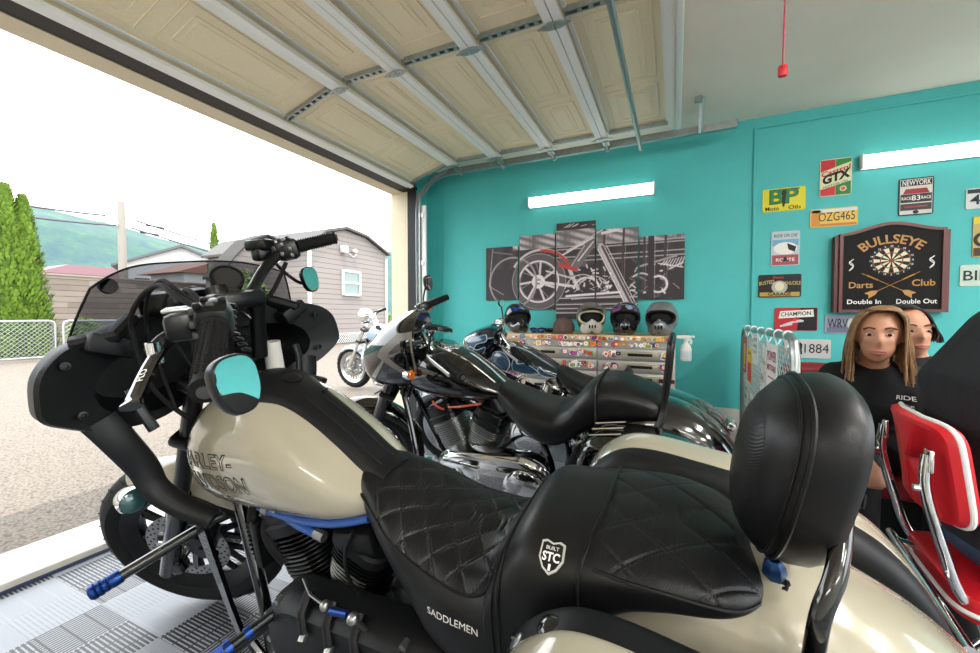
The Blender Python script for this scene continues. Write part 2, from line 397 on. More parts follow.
batten(1.207, 2.357, Y1, 2.259, -1, 'lit white batten light on the teal wall above the darts board', 1.7)
batten(-1.3, -.15, Y0, 2.257, 1, 'added unseen fill batten on the front wall towards the door opening')  # front wall battens are out of view, added as fill light
batten(1.0, 2.15, Y0, 2.257, 1, 'added unseen fill batten on the front wall away from the opening')
def fill_ceil_light(x, y, label):  # unseen ceiling lamps, added only to lift the interior brightness
    t = thing('added_ceiling_light', label, 'added fill light', (x, y, ZC)); m = MB(); m.box((0, 0, -.012), (.22, 1.2, .024), bev=.006); m.build('base', M_WSTEEL, t)
    m = MB(); m.box((0, 0, -.045), (.19, 1.17, .045), bev=.018); m.build('diffuser', mat('fill_diffuser', 'fffdf8', .4, emit=30), t)
fill_ceil_light(1.6, -.9, 'added unseen fill batten under the ceiling behind the garage door')
fill_ceil_light(3.0, -1.6, 'added unseen fill batten under the ceiling in the front corner by the added doorway')
fill_ceil_light(1.9, 1.2, 'added unseen fill batten under the ceiling over the red bench end')
fill_ceil_light(2.9, .9, 'added unseen fill batten under the ceiling near the added open doorway')

# ================================================================== OUTSIDE
def conifer(name, x, y, h, r, n, label, leaders=((0, 1),)):
    rnd = random.Random(int(h*100)); t = thing(name, label, 'tree', (x, y, 0)); m = MB(); m.cyl((0, 0, -.05), (0, 0, h*.5), r*.1, r*.05, 8); m.build('trunk', mat('bark', '5a4634', .9), t)
    f = MB()
    def prof(q): return r*(min(1, q*7+.75))*(1-q)**.72
    for oy, hk in leaders:
        H2 = h*hk; rg = []
        for i in range(15):
            q = i/14*.97; rg.append([V(math.cos(2*PI*k/14)*prof(q)*.8*rnd.uniform(.85, 1.1), oy+math.sin(2*PI*k/14)*prof(q)*.8*rnd.uniform(.85, 1.1), H2*q) for k in range(14)])
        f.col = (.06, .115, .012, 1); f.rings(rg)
        for i in range(n//len(leaders)):
            q = rnd.random()**1.25*.99; a = rnd.uniform(0, 2*PI); bumpr = 1+.13*math.sin(a*5+q*17)+.08*math.sin(a*9-q*31); rr = prof(q)*bumpr*rnd.uniform(.72, 1.06)
            p = V(math.cos(a)*rr, oy+math.sin(a)*rr, H2*q); u = V(math.cos(a)*.55, math.sin(a)*.55, rnd.uniform(.7, 1.2)).normalized(); s = rnd.uniform(.05, .11)*(h/4)**.5
            x_ = V(-math.sin(a), math.cos(a), rnd.uniform(-.5, .5)).normalized(); b = p+u*s; w_ = s*.34
            g = rnd.uniform(.6, 1.4); f.col = (.125*g, .215*g, .018*g, 1)
            f.af([f.av(p-x_*w_*.5), f.av(p+x_*w_*.5), f.av(b+x_*w_), f.av(b+u*s*.4), f.av(b-x_*w_)])
    f.build('foliage', attr_mat('conifer_leaves', .7), t, smooth=0, fix=False); return t
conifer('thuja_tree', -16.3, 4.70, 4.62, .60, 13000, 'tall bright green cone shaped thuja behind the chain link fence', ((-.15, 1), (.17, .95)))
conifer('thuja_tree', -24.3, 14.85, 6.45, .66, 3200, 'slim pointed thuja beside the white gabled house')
def shrub(x, y, z, rx, rz, label, n=1500):
    rnd = random.Random(int(abs(x*y)*10)); t = thing('shrub', label, 'shrub', (x, y, 0)); m = MB(); m.cyl((0, 0, -.03), (0, 0, z), .05, .03, 6); m.build('stem', mat('bark'), t)
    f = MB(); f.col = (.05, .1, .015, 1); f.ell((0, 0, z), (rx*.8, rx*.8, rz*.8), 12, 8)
    for i in range(n):
        d = V(rnd.gauss(0, 1), rnd.gauss(0, 1), rnd.gauss(0, 1)).normalized(); p = V(d.x*rx, d.y*rx, d.z*rz)*rnd.uniform(.75, 1.06)+V(0, 0, z); s = rnd.uniform(.05, .1)
        a, b, _ = frame((d+V(rnd.gauss(0, .5), rnd.gauss(0, .5), rnd.gauss(0, .5)+.3))); g = rnd.uniform(.7, 1.3); f.col = (.12*g, .19*g, .028*g, 1)
        f.af([f.av(p-a*s), f.av(p+b*s*.5), f.av(p+a*s), f.av(p-b*s*.5)])
    f.build('foliage', attr_mat('conifer_leaves'), t, smooth=0, fix=False)
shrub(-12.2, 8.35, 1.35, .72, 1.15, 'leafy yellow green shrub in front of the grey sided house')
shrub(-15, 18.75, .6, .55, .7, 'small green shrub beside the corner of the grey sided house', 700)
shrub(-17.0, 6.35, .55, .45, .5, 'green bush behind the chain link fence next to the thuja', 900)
# chain link fence panels: pipe frame + mesh, one thing each
M_FENCE = mat('fence_grey', 'a2a6a8', .4, .4)
def fence_panel(y0, y1, label, first=None):
    t = thing('fence_panel', label, 'fence panel', (-14.8, (y0+y1)/2, 0), group='chain link fence panels'); L = y1-y0; m = MB(); z0, z1, r = .07, 1.0, .10; c = L/2-.02
    P = [V(0, -c, z0), V(0, -c, z1-r), V(0, -c+r*.3, z1-r*.3), V(0, -c+r, z1), V(0, c-r, z1), V(0, c-r*.3, z1-r*.3), V(0, c, z1-r), V(0, c, z0)]
    m.tube(P, .028, n=8, closed=True); m.cyl((0, -c, 0), (0, -c, z0), .028, n=8); m.cyl((0, c, 0), (0, c, z0), .028, n=8); m.build('frame', M_FENCE, t)
    g = MB(); k = .10; n = int((L+1)/k)
    for i in range(-10, n):
        for sg in (1, -1):
            a = -c+i*k; b = a+(z1-z0); ya, za, yb, zb = a, z0, b, z1
            if ya < -c: za += (-c-ya); ya = -c
            if yb > c: zb -= (yb-c); yb = c
            if yb <= ya: continue
            pa, pb = V(.004*sg, ya*sg, za), V(.004*sg, yb*sg, zb); g.cyl(pa, pb, .0055, n=3)
    g.build('wire_mesh', M_FENCE, t, smooth=0)
ys = [-2.9, -.93, 1.03, 3.0, 5.02, 7.0, 9.0]
nm = ['end of the row out to the left', 'beyond the thuja to the left', 'left of the thuja', 'in front of the tall green thuja', 'just right of the thuja', 'behind the motorcycle windscreen', 'farthest right in the row']
for i in range(3, 6): fence_panel(ys[i]+.06, ys[i+1]-.06, 'grey chain link fence panel in a pipe frame, '+nm[i+1])
# wooden plank fence
def plank_mat():
    m = mat('weathered_planks', '8d7f72', .85); t = NT(m); p = t.add('ShaderNodeSeparateXYZ'); t.link(t.co(), p.inputs[0])
    k = t.m('FLOOR', t.m('DIVIDE', p.outputs[2], .2)); wn = t.add('ShaderNodeTexWhiteNoise'); cx = t.add('ShaderNodeCombineXYZ')
    t.link(t.m('FLOOR', t.m('DIVIDE', t.m('ADD', p.outputs[1], t.m('MULTIPLY', k, 3.7)), 1.4)), cx.inputs[0]); t.link(k, cx.inputs[1]); t.link(cx.outputs[0], wn.inputs[0])
    mp = t.add('ShaderNodeMapping'); mp.inputs['Scale'].default_value = (3, 1.2, 16); t.link(t.co(), mp.inputs[0]); g = t.noise(2.5, 5, mp.outputs[0])
    c = t.mix(wn.outputs[0], lin('7c7066'), lin('a0958a')); c = t.mix(t.m('MULTIPLY', g, .55), c, lin('5d5149'))
    gap = t.m('LESS_THAN', t.m('FLOORED_MODULO', p.outputs[2], .2), .016); t.link(t.mix(gap, c, lin('3c342e')), t.b.inputs['Base Color']); return m
t = thing('plank_fence', 'weathered brown wooden plank fence standing behind the thuja', 'fence', (-19.4, 8.9, 0)); m = MB(); m.box((0, 0, 1.26), (.06, 8.6, 2.52)); m.build('planks', plank_mat(), t)
m = MB(); m.box((0, 0, 2.55), (.14, 8.7, .06)); m.build('cap_rail', mat('weathered_cap', '94887c', .85), t)
for y in (-3.9, -1.9, .1, 2.1, 4.0):
    m = MB(); m.box((-.08, y, 1.2), (.09, .09, 2.4)); m.build('post', mat('weathered_cap'), t)
# white gabled house
t = thing('house', 'white house with a low grey gabled roof beyond the fence', 'house', (-45, 24.3, 0), (0, 0, R(-28)))
m = MB(); m.prism([(-4.6, 0), (4.6, 0), (4.6, 6.0), (0, 7.9), (-4.6, 6.0)], (0, 0, 0), (0, 1, 0), (0, 0, 1), (-9, 0, 0)); m.build('walls', mat('white_siding', 'b4b4b2', .7), t)
for s in (-1, 1):
    m = MB(); m.prism([(0, 8.15), (s*5.2, 5.85), (s*5.2, 5.65), (0, 7.9)], (.5, 0, 0), (0, 1, 0), (0, 0, 1), (-10, 0, 0)); m.build('roof', mat('slate_roof', '4f5153', .7), t)
for y in (-3.1, -1.6, 1.6):
    m = MB(); m.box((.02, y, 4.1), (.06, 1.1, 1.2)); m.build('window', mat('dark_window', '2f383c', .1), t)
t = thing('house', 'low house whose red roof shows above the plank fence', 'house', (-60, 22.6, 0)); m = MB(); m.box((-3, 0, 2.8), (6, 6.6, 5.6)); m.build('walls', mat('white_siding'), t)
m = MB(); m.prism([(-4.0, 5.6), (4.2, 5.6), (2.2, 6.6), (-1.6, 6.6)], (.6, 0, 0), (0, 1, 0), (0, 0, 1), (-7, 0, 0)); m.build('roof', mat('red_roof', '86656b', .7), t)
# grey sided house
def siding_mat():
    m = mat('grey_siding', '6f6762', .6); t = NT(m); p = t.add('ShaderNodeSeparateXYZ'); t.link(t.co(), p.inputs[0])
    f = t.m('DIVIDE', t.m('FLOORED_MODULO', p.outputs[2], .2), .2); t.bump(t.m('SUBTRACT', 1, f), 1, .05)
    t.link(t.mix(t.m('GREATER_THAN', f, .9), lin('6f6762'), lin('4c4541')), t.b.inputs['Base Color']); return m
M_SID = siding_mat()
h = thing('house', 'grey sided house with a gambrel roof and white windows across the street', 'house', (-12.5, 13.2, 0))
prof = [(-2.18, .35), (2.32, .35), (2.32, 4.0), (.9, 4.55), (-.30, 4.68), (-1.35, 4.35), (-2.18, 3.72)]
m = MB(); m.prism(prof, (0, 0, 0), (0, 1, 0), (0, 0, 1), (-6, 0, 0)); m.build('gable_wall', M_SID, h)
q = [(-2.32, 3.62), (-1.40, 4.38), (-.31, 4.71), (.92, 4.57), (2.45, 3.97)]
for a, b in zip(q, q[1:]): m = MB(); m.prism([a, b, (b[0], b[1]+.1), (a[0], a[1]+.1)], (.15, 0, 0), (0, 1, 0), (0, 0, 1), (-6.4, 0, 0)); m.build('roof_slope', mat('pale_roof', '3d3a38', .6), h)
m = MB(); m.prism([(-3.9, .2), (-.9, .2), (-.9, 3.7), (-1.4, 4.15), (-2.0, 4.28), (-2.7, 3.95), (-3.3, 3.3), (-3.9, 2.55)], (-2.5, 0, 0), (0, 1, 0), (0, 0, 1), (-.8, 0, 0)); m.build('wing_wall', M_SID, h)
for a, b in zip([(-4.0, 2.45), (-3.35, 3.3), (-2.72, 4.0), (-2.0, 4.33)], [(-3.35, 3.3), (-2.72, 4.0), (-2.0, 4.33), (-1.2, 4.1)]): m = MB(); m.prism([a, b, (b[0], b[1]+.08), (a[0], a[1]+.08)], (-2.38, 0, 0), (0, 1, 0), (0, 0, 1), (-.95, 0, 0)); m.build('roof_slope', mat('dark_roof', '2b2826', .8), h)
for y in (-2.14, 2.29): m = MB(); m.box((.02, y, 2.1), (.08, .12, 3.4)); m.build('corner_trim', mat('white_trim_paint', 'bcbcba', .5), h)
def hwin(x, y, z, w_, hh):
    f = MB()
    for s in (-1, 1): f.box((x+.03, y+s*w_/2, z), (.08, .09, hh+.09)); f.box((x+.03, y, z+s*hh/2), (.08, w_, .09))
    f.box((x+.03, y, z), (.07, w_, .06))
    fo = f.build('window', mat('white_trim_paint'), h)
    g = MB(); g.box((x+.005, y, z), (.03, w_-.05, hh-.05)); g.build('pane', mat('window_glass', '6d7d78', .1), fo)
hwin(0, .02, 2.50, .98, .98); hwin(-2.5, -1.3, 2.55, .62, 1.15)
m = MB(); m.box((.10, -.45, 3.85), (.22, .28, .3), bev=.03); m.box((.1, .15, 3.87), (.16, .16, .16), bev=.04); m.tube([(.06, -.1, 3.7), (.06, .1, 3.6), (.06, .3, 3.75)], .02, n=6); m.build('wall_fixture', mat('white_trim_paint'), h)
m = MB()
for i in range(-4, 45):
    for sg in (1, -1):
        a = -2.18+i*.12; ya, za, yb, zb = a, -.0, a+.42, .42
        ya, yb = max(ya, -2.18), min(yb, 2.32)
        if yb <= ya: continue
        za, zb = ya-a, yb-a
        if sg < 0: za, zb = .42-za, .42-zb
        m.tube([(.03+.01*sg, ya, za), (.03+.01*sg, yb, zb)], .014, n=4)
m.build('lattice_skirt', mat('white_trim_paint'), h, smooth=0)
m = MB(); m.box((-.5, .4, .2), (.05, 3.8, .4)); m.build('crawl_space', mat('dark_crawl', '2a2725', .9), h)
t = thing('house', 'little red tiled roof house behind the shrub', 'house', (-30, 17.9, 0)); m = MB(); m.box((-2, 0, 2), (4, 3.2, 4)); m.build('walls', mat('white_siding'), t)
m = MB(); m.prism([(-2.2, 4.0), (2.2, 4.0), (2.0, 5.0), (.5, 5.0)], (.3, 0, 0), (0, 1, 0), (0, 0, 1), (-5, 0, 0)); m.build('roof', mat('orange_roof', '7a5647', .7), t)
# utility pole and its wires
t = thing('utility_pole', 'grey concrete utility pole carrying wires behind the fence', 'utility pole', (-20.5, 8.88, 0)); m = MB(); m.cyl((0, 0, -.1), (0, 0, 5.75), .16, .12, 14); m.build('pole', mat('pole_concrete', '8a857c', .8), t)
m = MB(); m.box((0, 0, 4.85), (.1, 1.3, .08)); m.cyl((0, -.5, 4.9), (0, -.5, 5.05), .05, n=8); m.cyl((0, .5, 4.9), (0, .5, 5.05), .05, n=8); m.build('crossarm', M_GALV, t)
def wire(a, b, sag, label, r=.036):
    a, b = V(*a), V(*b); m = MB(); m.tube([a.lerp(b, i/16)-V(0, 0, sag*4*(i/16)*(1-i/16)) for i in range(17)], r, n=5); tag(m.build('power_line', mat('wire_black', '4a4c50', .6)), label, 'power line', 'power lines')
M_ = 'thin dark power line slung from the utility pole, '
wire((-20.5, 8.36, 5.08), (-17, -2.5, 5.2), .45, M_+'upper one running left'); wire((-20.28, 8.6, 4.72), (-17, -2.5, 4.9), .5, M_+'lower one running left')
wire((-20.5, 9.40, 5.08), (-29, 30, 5.1), .35, M_+'upper one running right'); wire((-20.28, 9.1, 4.72), (-29, 30, 4.55), .4, M_+'lower one running right')
for p_, l_ in (((-20.62, 9.9, 4.66), 'lower'), ((-20.8, 10.2, 5.03), 'upper')): m = MB(); m.box(p_, (.09, .7, .08), bev=.03); tag(m.build('cable_splice', mat('wire_black')), l_+' dark splice sleeve on the wires just right of the pole', 'cable splice', 'cable splices')
# mountains: one wooded ridge
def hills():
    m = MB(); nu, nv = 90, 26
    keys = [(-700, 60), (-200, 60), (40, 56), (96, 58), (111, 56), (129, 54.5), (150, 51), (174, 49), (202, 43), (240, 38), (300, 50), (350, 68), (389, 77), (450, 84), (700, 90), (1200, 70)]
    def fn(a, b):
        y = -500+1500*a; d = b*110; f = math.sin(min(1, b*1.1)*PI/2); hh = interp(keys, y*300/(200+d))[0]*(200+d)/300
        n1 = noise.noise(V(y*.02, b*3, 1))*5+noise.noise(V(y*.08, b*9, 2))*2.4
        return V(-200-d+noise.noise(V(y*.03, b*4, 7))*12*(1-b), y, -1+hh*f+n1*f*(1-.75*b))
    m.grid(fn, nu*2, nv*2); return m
hm = mat('hazy_wooded_hills', '7fae8e', .95); t = NT(hm); f = t.noise(.09, 10, rough=.75); t.link(t.ramp(f, [(.35, lin('2c454e')), (.55, lin('38544c')), (.75, lin('4f6b42'))]), t.b.inputs['Base Color'])  # bluish base colours carry the distance haze painted onto the ridge
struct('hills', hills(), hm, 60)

# ================================================================== MOTORCYCLES
def leather(name, ribs=None, col='0e0e10', rough=.4):
    if name in MATS: return MATS[name]
    m = mat(name, col, rough, spec=.35); t = NT(m); a = t.noise(420, 3)
    if ribs:
        p = t.add('ShaderNodeSeparateXYZ'); t.link(t.co(), p.inputs[0]); c = p.outputs[0] if ribs > 0 else t.m('ADD', p.outputs[0], p.outputs[2])
        w_ = t.m('SINE', t.m('MULTIPLY', c, 2*PI/abs(ribs))); a = t.m('ADD', t.m('MULTIPLY', a, .35), w_)
        t.bump(a, .22, .0009)
    else: t.bump(a, .22, .0012)
    return m
M_LEA = leather('black_leather'); M_RIB = leather('ribbed_leather', .0052, '0d0d0f', .34); M_RIBF = leather('fine_ribbed_leather', -.004, '0f0f11', .42)
M_THREAD = mat('grey_thread', '343437', .7)

def wheel(parent, T, R0, wd, rim_r, name, nsp=7, rim_mat=None, disc=(1, -1), disc_r=.15, spoke_w=.028, seg=56):
    """wheel about local origin, axle along v; T places it"""
    rim_mat = rim_mat or M_SATIN
    root = MB(T); h = wd/2
    prof = [(rim_r, -h*.72), (rim_r+.012, -h*.86), (rim_r+(R0-rim_r)*.45, -h), (R0-.030, -h*.86), (R0-.008, -h*.5), (R0, 0), (R0-.008, h*.5), (R0-.030, h*.86), (rim_r+(R0-rim_r)*.45, h), (rim_r+.012, h*.86), (rim_r, h*.72), (rim_r-.006, 0)]
    root.lathe(prof, (0, 0, 0), (0, 1, 0), seg, closed=True)
    for k in range(30):                                                # tread grooves as raised blocks
        a = 2*PI*k/30
        for s in (-1, 1):
            pts = []
            for q in range(4):
                y = s*(.006+q*h*.20); rr = R0-(.0005 if q < 3 else .006)-.008*(abs(y)/h/.5)**2*.6; aa = a+s*.03+q*.05; pts.append((rr*math.cos(aa), y, rr*math.sin(aa)))
            root.tube(pts, .0022, n=4)
    tw = root.build(name, M_RUBBER, parent)
    r = MB(T)
    r.lathe([(rim_r+.010, -h*.80), (rim_r+.014, -h*.74), (rim_r-.004, -h*.62), (rim_r-.030, -h*.3), (rim_r-.034, 0), (rim_r-.030, h*.3), (rim_r-.004, h*.62), (rim_r+.014, h*.74), (rim_r+.010, h*.80), (rim_r-.012, h*.66), (rim_r-.045, h*.3), (rim_r-.05, 0), (rim_r-.045, -h*.3), (rim_r-.012, -h*.66)], (0, 0, 0), (0, 1, 0), seg, closed=True)
    r.cyl((0, -h*.7, 0), (0, h*.7, 0), .045, n=20)
    for k in range(nsp):
        a = 2*PI*k/nsp
        for s in (-1, 1):
            c0 = V(math.cos(a+s*.35)*.03, s*h*.2, math.sin(a+s*.35)*.03); c1 = V(math.cos(a+s*.10)*(rim_r-.03), s*h*.1, math.sin(a+s*.10)*(rim_r-.03))
            r.tube([c0, c1], lambda t: (spoke_w*.5*(1-.3*t), .012), n=6)
    r.build('rim', rim_mat, tw)
    for s in disc:
        d = MB(T); y = s*(h*.62+.012)
        d.lathe([(disc_r, y-.0025), (disc_r, y+.0025), (disc_r*.74, y+.0025), (disc_r*.74, y-.0025)], (0, 0, 0), (0, 1, 0), 40, closed=True)
        for k in range(8):
            a = 2*PI*k/8; d.tube([(math.cos(a)*.04, y*.8, math.sin(a)*.04), (math.cos(a+.2)*disc_r*.76, y, math.sin(a+.2)*disc_r*.76)], .008, n=5)
        d.build('brake_disc', M_ALU, tw)
        hb = MB(T)
        for k in range(24):
            for q in (.80, .88, .95):
                a = 2*PI*(k+q*7)/24; c = V(math.cos(a)*disc_r*q, y, math.sin(a)*disc_r*q); hb.cyl(c-V(0, .0032, 0), c+V(0, .0032, 0), .0045, n=6)
        hb.build('disc_holes', M_DARK, tw)
    n = MB(T); n.cyl((0, -h-.05, 0), (0, h+.05, 0), .014, n=12)
    for s in (-1, 1): n.cyl((0, s*(h+.03), 0), (0, s*(h+.055), 0), .022, n=6)
    n.build('axle', M_CHROME, tw)
    return tw
def steer_T(ground_u, rake, ang):
    a = V(-math.sin(rake), 0, math.cos(rake)); o = V(ground_u, 0, 0)
    return Matrix.Translation(o) @ Matrix.Rotation(ang, 4, a) @ Matrix.Translation(-o), a
def fork(parent, T, axle, rake, top, sp=.105, col=None, upper=None, r=.024):
    a = V(-math.sin(rake), 0, math.cos(rake)); ax = V(*axle)
    for s in (-1, 1):
        b = ax+V(.02, s*sp, 0); L = (top-b.z)/a.z; f = MB(T)
        f.tube([b-a*.05, b+a*.02, b+a*.30, b+a*.34], lambda t: .032 if t < .95 else .028, n=18)
        f.box(b-a*.02+V(-.02, 0, 0), (.07, .05, .06), bev=.015)
        fo = f.build('fork_leg', col or M_BLACK, parent)
        g = MB(T); g.cyl(b+a*.32, b+a*L, r, n=18); g.build('fork_tube', upper or M_SATIN, fo)
    c = MB(T)
    for q in (top-.04, top-.22):
        L = (q-ax.z)/a.z; p = ax+a*L+V(.01, 0, 0); c.box(p, (.09, sp*2+.08, .035), rot=Matrix.Rotation(-rake, 3, 'Y'), bev=.012)
    c.build('triple_clamp', M_SATIN, parent)
def v_engine(parent, c, fin_m, case_m, cover_m, rocker_m, detail=1, side=1):
    """air cooled V twin: crank centre c (u,v,z)"""
    c = V(*c); e = MB(); e.ell(c+V(0, 0, -.03), (.19, .105, .16), 24, 14); e.box(c+V(-.16, 0, -.03), (.26, .2, .2), bev=.05); e.cyl(c+V(.02, -.13, 0), c+V(.02, .13, 0), .12, n=28)
    root = e.build('engine', case_m, parent)
    for s in (1, -1):
        a = V(s*math.sin(R(22.5)), 0, math.cos(R(22.5))); rot = a.to_track_quat('Z', 'Y').to_matrix(); x = V(a.z, 0, -a.x); o = c+V(0, s*.008, 0)
        m = MB(); m.cyl(o+a*.10, o+a*.33, .058, n=20)
        nf = 15
        for k in range(nf):
            d = .135+k*.0125; gr = .075+.012*min(1, k/6)
            if k > 10: gr = .094
            ring = se(24, gr, gr*1.02, 3.2); m.rings([[o+a*(d+q)+x*p[0]+V(0, 1, 0)*p[1] for p in ring] for q in (0, .0042)])
        m.build('cylinder', fin_m, root)
        b = MB()
        for d0, d1, sx, sy in ((.325, .36, .092, .098), (.36, .41, .085, .09), (.41, .425, .07, .075)):
            ring = se(24, sx, sy, 4); b.rings([[o+a*d+x*p[0]*k+V(0, 1, 0)*p[1]*k for p in ring] for d, k in ((d0, 1), (d1-.006, 1), (d1, .93))])
        for q in (-1, 1):
            for w_ in (-1, 1): b.cyl(o+a*.40+x*.066*q+V(0, .07*w_, 0), o+a*.418+x*.066*q+V(0, .07*w_, 0), .008, n=6)
        b.build('rocker_box', rocker_m, root)
        for q in (-.018, .018):
            t = MB(); t.cyl(c+V(s*.05+q, -.10, .05), o+a*.33+V(q, -.085, 0), .011, n=10); t.build('pushrod_tube', M_CHROME, root)
    return root
def stadium(c0, r0, c1, r1, n=14):
    """outline (u,z) hull of two circles"""
    d = V(c1[0]-c0[0], c1[1]-c0[1], 0); L = d.length; ang = math.atan2(d.y, d.x); k = math.acos(max(-1, min(1, (r0-r1)/L))); o = []
    for i in range(n+1): a = ang+k+(2*PI-2*k)*i/n; o.append((c0[0]+r0*math.cos(a), c0[1]+r0*math.sin(a)))
    for i in range(n+1): a = ang-k+2*k*i/n; o.append((c1[0]+r1*math.cos(a), c1[1]+r1*math.sin(a)))
    return o
def primary(parent, c0, r0, c1, r1, v0, v1, m_, bolt_m):
    out = stadium(c0, r0, c1, r1); cx = (c0[0]+c1[0])/2; cz = (c0[1]+c1[1])/2; m = MB(); rg = []
    for v, k in ((v0, 1.0), (v0+(v1-v0)*.55, 1.0), (v0+(v1-v0)*.85, .95), (v1, .86)): rg.append([V(cx+(p[0]-cx)*k, v, cz+(p[1]-cz)*k) for p in out])
    m.rings(rg); pr = m.build('primary_cover', m_, parent)
    d = MB(); d.lathe([(r1*.62, 0), (r1*.62, .012), (r1*.5, .02), (r1*.2, .024), (.001, .025)], (c1[0], v1-.004, c1[1]), (0, 1, 0), 32)
    for k in range(5): a = 2*PI*k/5; d.cyl((c1[0]+math.cos(a)*r1*.54, v1, c1[1]+math.sin(a)*r1*.54), (c1[0]+math.cos(a)*r1*.54, v1+.02, c1[1]+math.sin(a)*r1*.54), .008, n=8)
    d.build('derby_cover', bolt_m if bolt_m is not M_ALU else m_, pr)
    for i in range(0, len(out), 3):
        p = out[i]; q = V(cx+(p[0]-cx)*.955, v0+(v1-v0)*.7, cz+(p[1]-cz)*.955); b = MB(); b.cyl(q, q+V(0, .02, 0), .009, n=8); b.build('cover_bolt', bolt_m, pr)
    return pr
def mirror(parent, c, nrm, w_, h_, stem, name='mirror', pointy=.3, roll=0):
    n = Vector(nrm).normalized(); x, y, _ = frame(n); Rm = Matrix.Rotation(roll, 3, n); x = Rm @ x; y = Rm @ y; c = Vector(c)
    def outl(k): return [(w_/2*k*math.copysign(abs(math.cos(t))**.75, math.cos(t))*(1+pointy*math.sin(t)*.6), h_/2*k*math.copysign(abs(math.sin(t))**.8, math.sin(t))) for t in [2*PI*i/36 for i in range(36)]]
    m = MB(); rg = [[c+x*p[0]+y*p[1]-n*d for p in outl(k)] for k, d in ((.93, 0), (1, 0), (1.02, .006), (.95, .016), (.6, .024), (.1, .026))]; m.rings(rg)
    if stem: m.tube([c-n*.02]+[Vector(p) for p in stem], .006, n=10, smooth=6)
    b = m.build(name, M_SATIN, parent)
    g = MB(); g.prism(outl(.925), c+n*.0005, x, y, n*.001); g.build('mirror_glass', M_MIRROR, b); return b
def dim_loft(tab, ring, name, mt, parent, n=24, p=2.4, ctr=0, nu=None, smooth=45):
    """sections from table (u, hw, zt, zb); v centre ctr"""
    m = MB(); us = [t[0] for t in tab]; nu = nu or len(tab)*4; rg = []
    lo, hi = min(us), max(us)
    for i in range(nu+1):
        u = lo+(hi-lo)*i/nu; hw, zt, zb = interp(tab, u); rg.append([V(u, ctr+q[0], (zt+zb)/2+q[1]) for q in se(n, max(hw, .002), max((zt-zb)/2, .002), p)])
    m.rings(rg); return m.build(name, mt, parent, smooth) if name else m
def drape(src, pts2, dirv, o0, lift, conv, T=None):
    pass
def bvh_of(o): me = o.data; return BVHTree.FromPolygons([v.co for v in me.vertices], [p.vertices for p in me.polygons])
def drape_text(bvh, s, parent, m_, name, org, xdir, ydir, size, width, ray, lift, bold=0, align='CENTER', sub=2):
    """letters projected onto a surface along ray"""
    mb = MB(); add_text(mb, s, org, xdir, ydir, size, (0, 0, 0), width, align, bold)
    b = bmesh.new(); vs = [b.verts.new(v) for v in mb.v]
    for f in mb.f:
        try: b.faces.new([vs[i] for i in f])
        except ValueError: pass
    bmesh.ops.triangulate(b, faces=b.faces[:])
    for _ in range(sub): 
        ed = [e for e in b.edges if e.calc_length() > size*.22]
        if ed: bmesh.ops.subdivide_edges(b, edges=ed, cuts=1); bmesh.ops.triangulate(b, faces=b.faces[:])
    ray = Vector(ray).normalized()
    for v in b.verts:
        h = bvh.ray_cast(v.co-ray*.3, ray)
        if h[0]: v.co = h[0]-ray*lift
    out = MB(); out.bm(b); return out.build(name, m_, parent, 0, fix=False)

# ------------------------------------------------------------------ the cream tourer in front
LEAN = .17
nb = thing('motorcycle', 'cream and black touring motorcycle with quilted seat, nearest in the row', 'motorcycle', (0, .93, 0), (-LEAN, 0, R(178)), 'motorcycles parked in the garage')
ST, SA = steer_T(1.775, R(30), R(27))
AX = (1.63, 0, .335)
fw = wheel(nb, ST @ Matrix.Translation(AX), .335, .112, .245, 'front_wheel', 9, disc_r=.15)
fork(nb, ST, AX, R(30), 1.06)
m = MB(ST)                                                           # front fender
for i in range(1):
    rg = []
    for k in range(22):
        a = R(74+k*3.9); c = V(AX[0]+math.cos(a)*.352, 0, AX[2]+math.sin(a)*.352); d = V(math.cos(a), 0, math.sin(a)); wq = .074*min(1, .62+k*.06, .62+(21-k)*.08)
        arc = [(math.sin(t)*wq, (math.cos(t)-1)*.05) for t in [R(-95+19*j) for j in range(11)]]
        rg.append([c+V(0, p[0], 0)+d*p[1] for p in arc]+[c+V(0, p[0]*.95, 0)+d*(p[1]-.005) for p in arc[::-1]])
    m.rings(rg)
m.build('front_fender', M_CREAM, nb)
for s in (1, -1):
    m = MB(ST); m.box((AX[0]-.125, s*.085, AX[2]+.075), (.075, .06, .13), rot=Matrix.Rotation(R(-28), 3, 'Y'), bev=.018); m.cyl((AX[0]-.125, s*.1, AX[2]+.10), (AX[0]-.125, s*.125, AX[2]+.10), .022, n=14); m.cyl((AX[0]-.13, s*.1, AX[2]+.045), (AX[0]-.13, s*.125, AX[2]+.045), .022, n=14)
    m.build('brake_caliper', M_SATIN, nb)
# fuel tank
TANK = [(.59, .06, .745, .725), (.62, .085, .768, .695), (.68, .118, .795, .668), (.76, .15, .852, .645), (.85, .166, .908, .630), (.95, .176, .958, .618), (1.05, .181, .986, .608), (1.15, .18, .978, .602), (1.22, .17, .945, .606), (1.28, .145, .895, .632), (1.32, .11, .84, .672), (1.34, .055, .785, .725)]
tk = dim_loft(TANK, 0, 'fuel_tank', M_CREAM, nb, n=48, p=2.25, nu=60)
bt = bvh_of(tk)
def on_tank(u, v, lift=.0):
    h = bt.ray_cast(V(u, v, 2), V(0, 0, -1)); return h[0]+h[1]*lift if h[0] else V(u, v, .75)
m = MB()
CW = [(.62, .058), (.75, .060), (.86, .062), (.93, .072), (1.0, .098), (1.05, .104), (1.10, .092), (1.13, .06)]
def con(a, b, lift):
    u = .63+.49*a; hw = interp(CW, u)[0]; t = 2*b-1; e = .014*(1-abs(t)**8)*min(1, (1-a)*30+.02); return on_tank(u, hw*t, lift*e/.014)
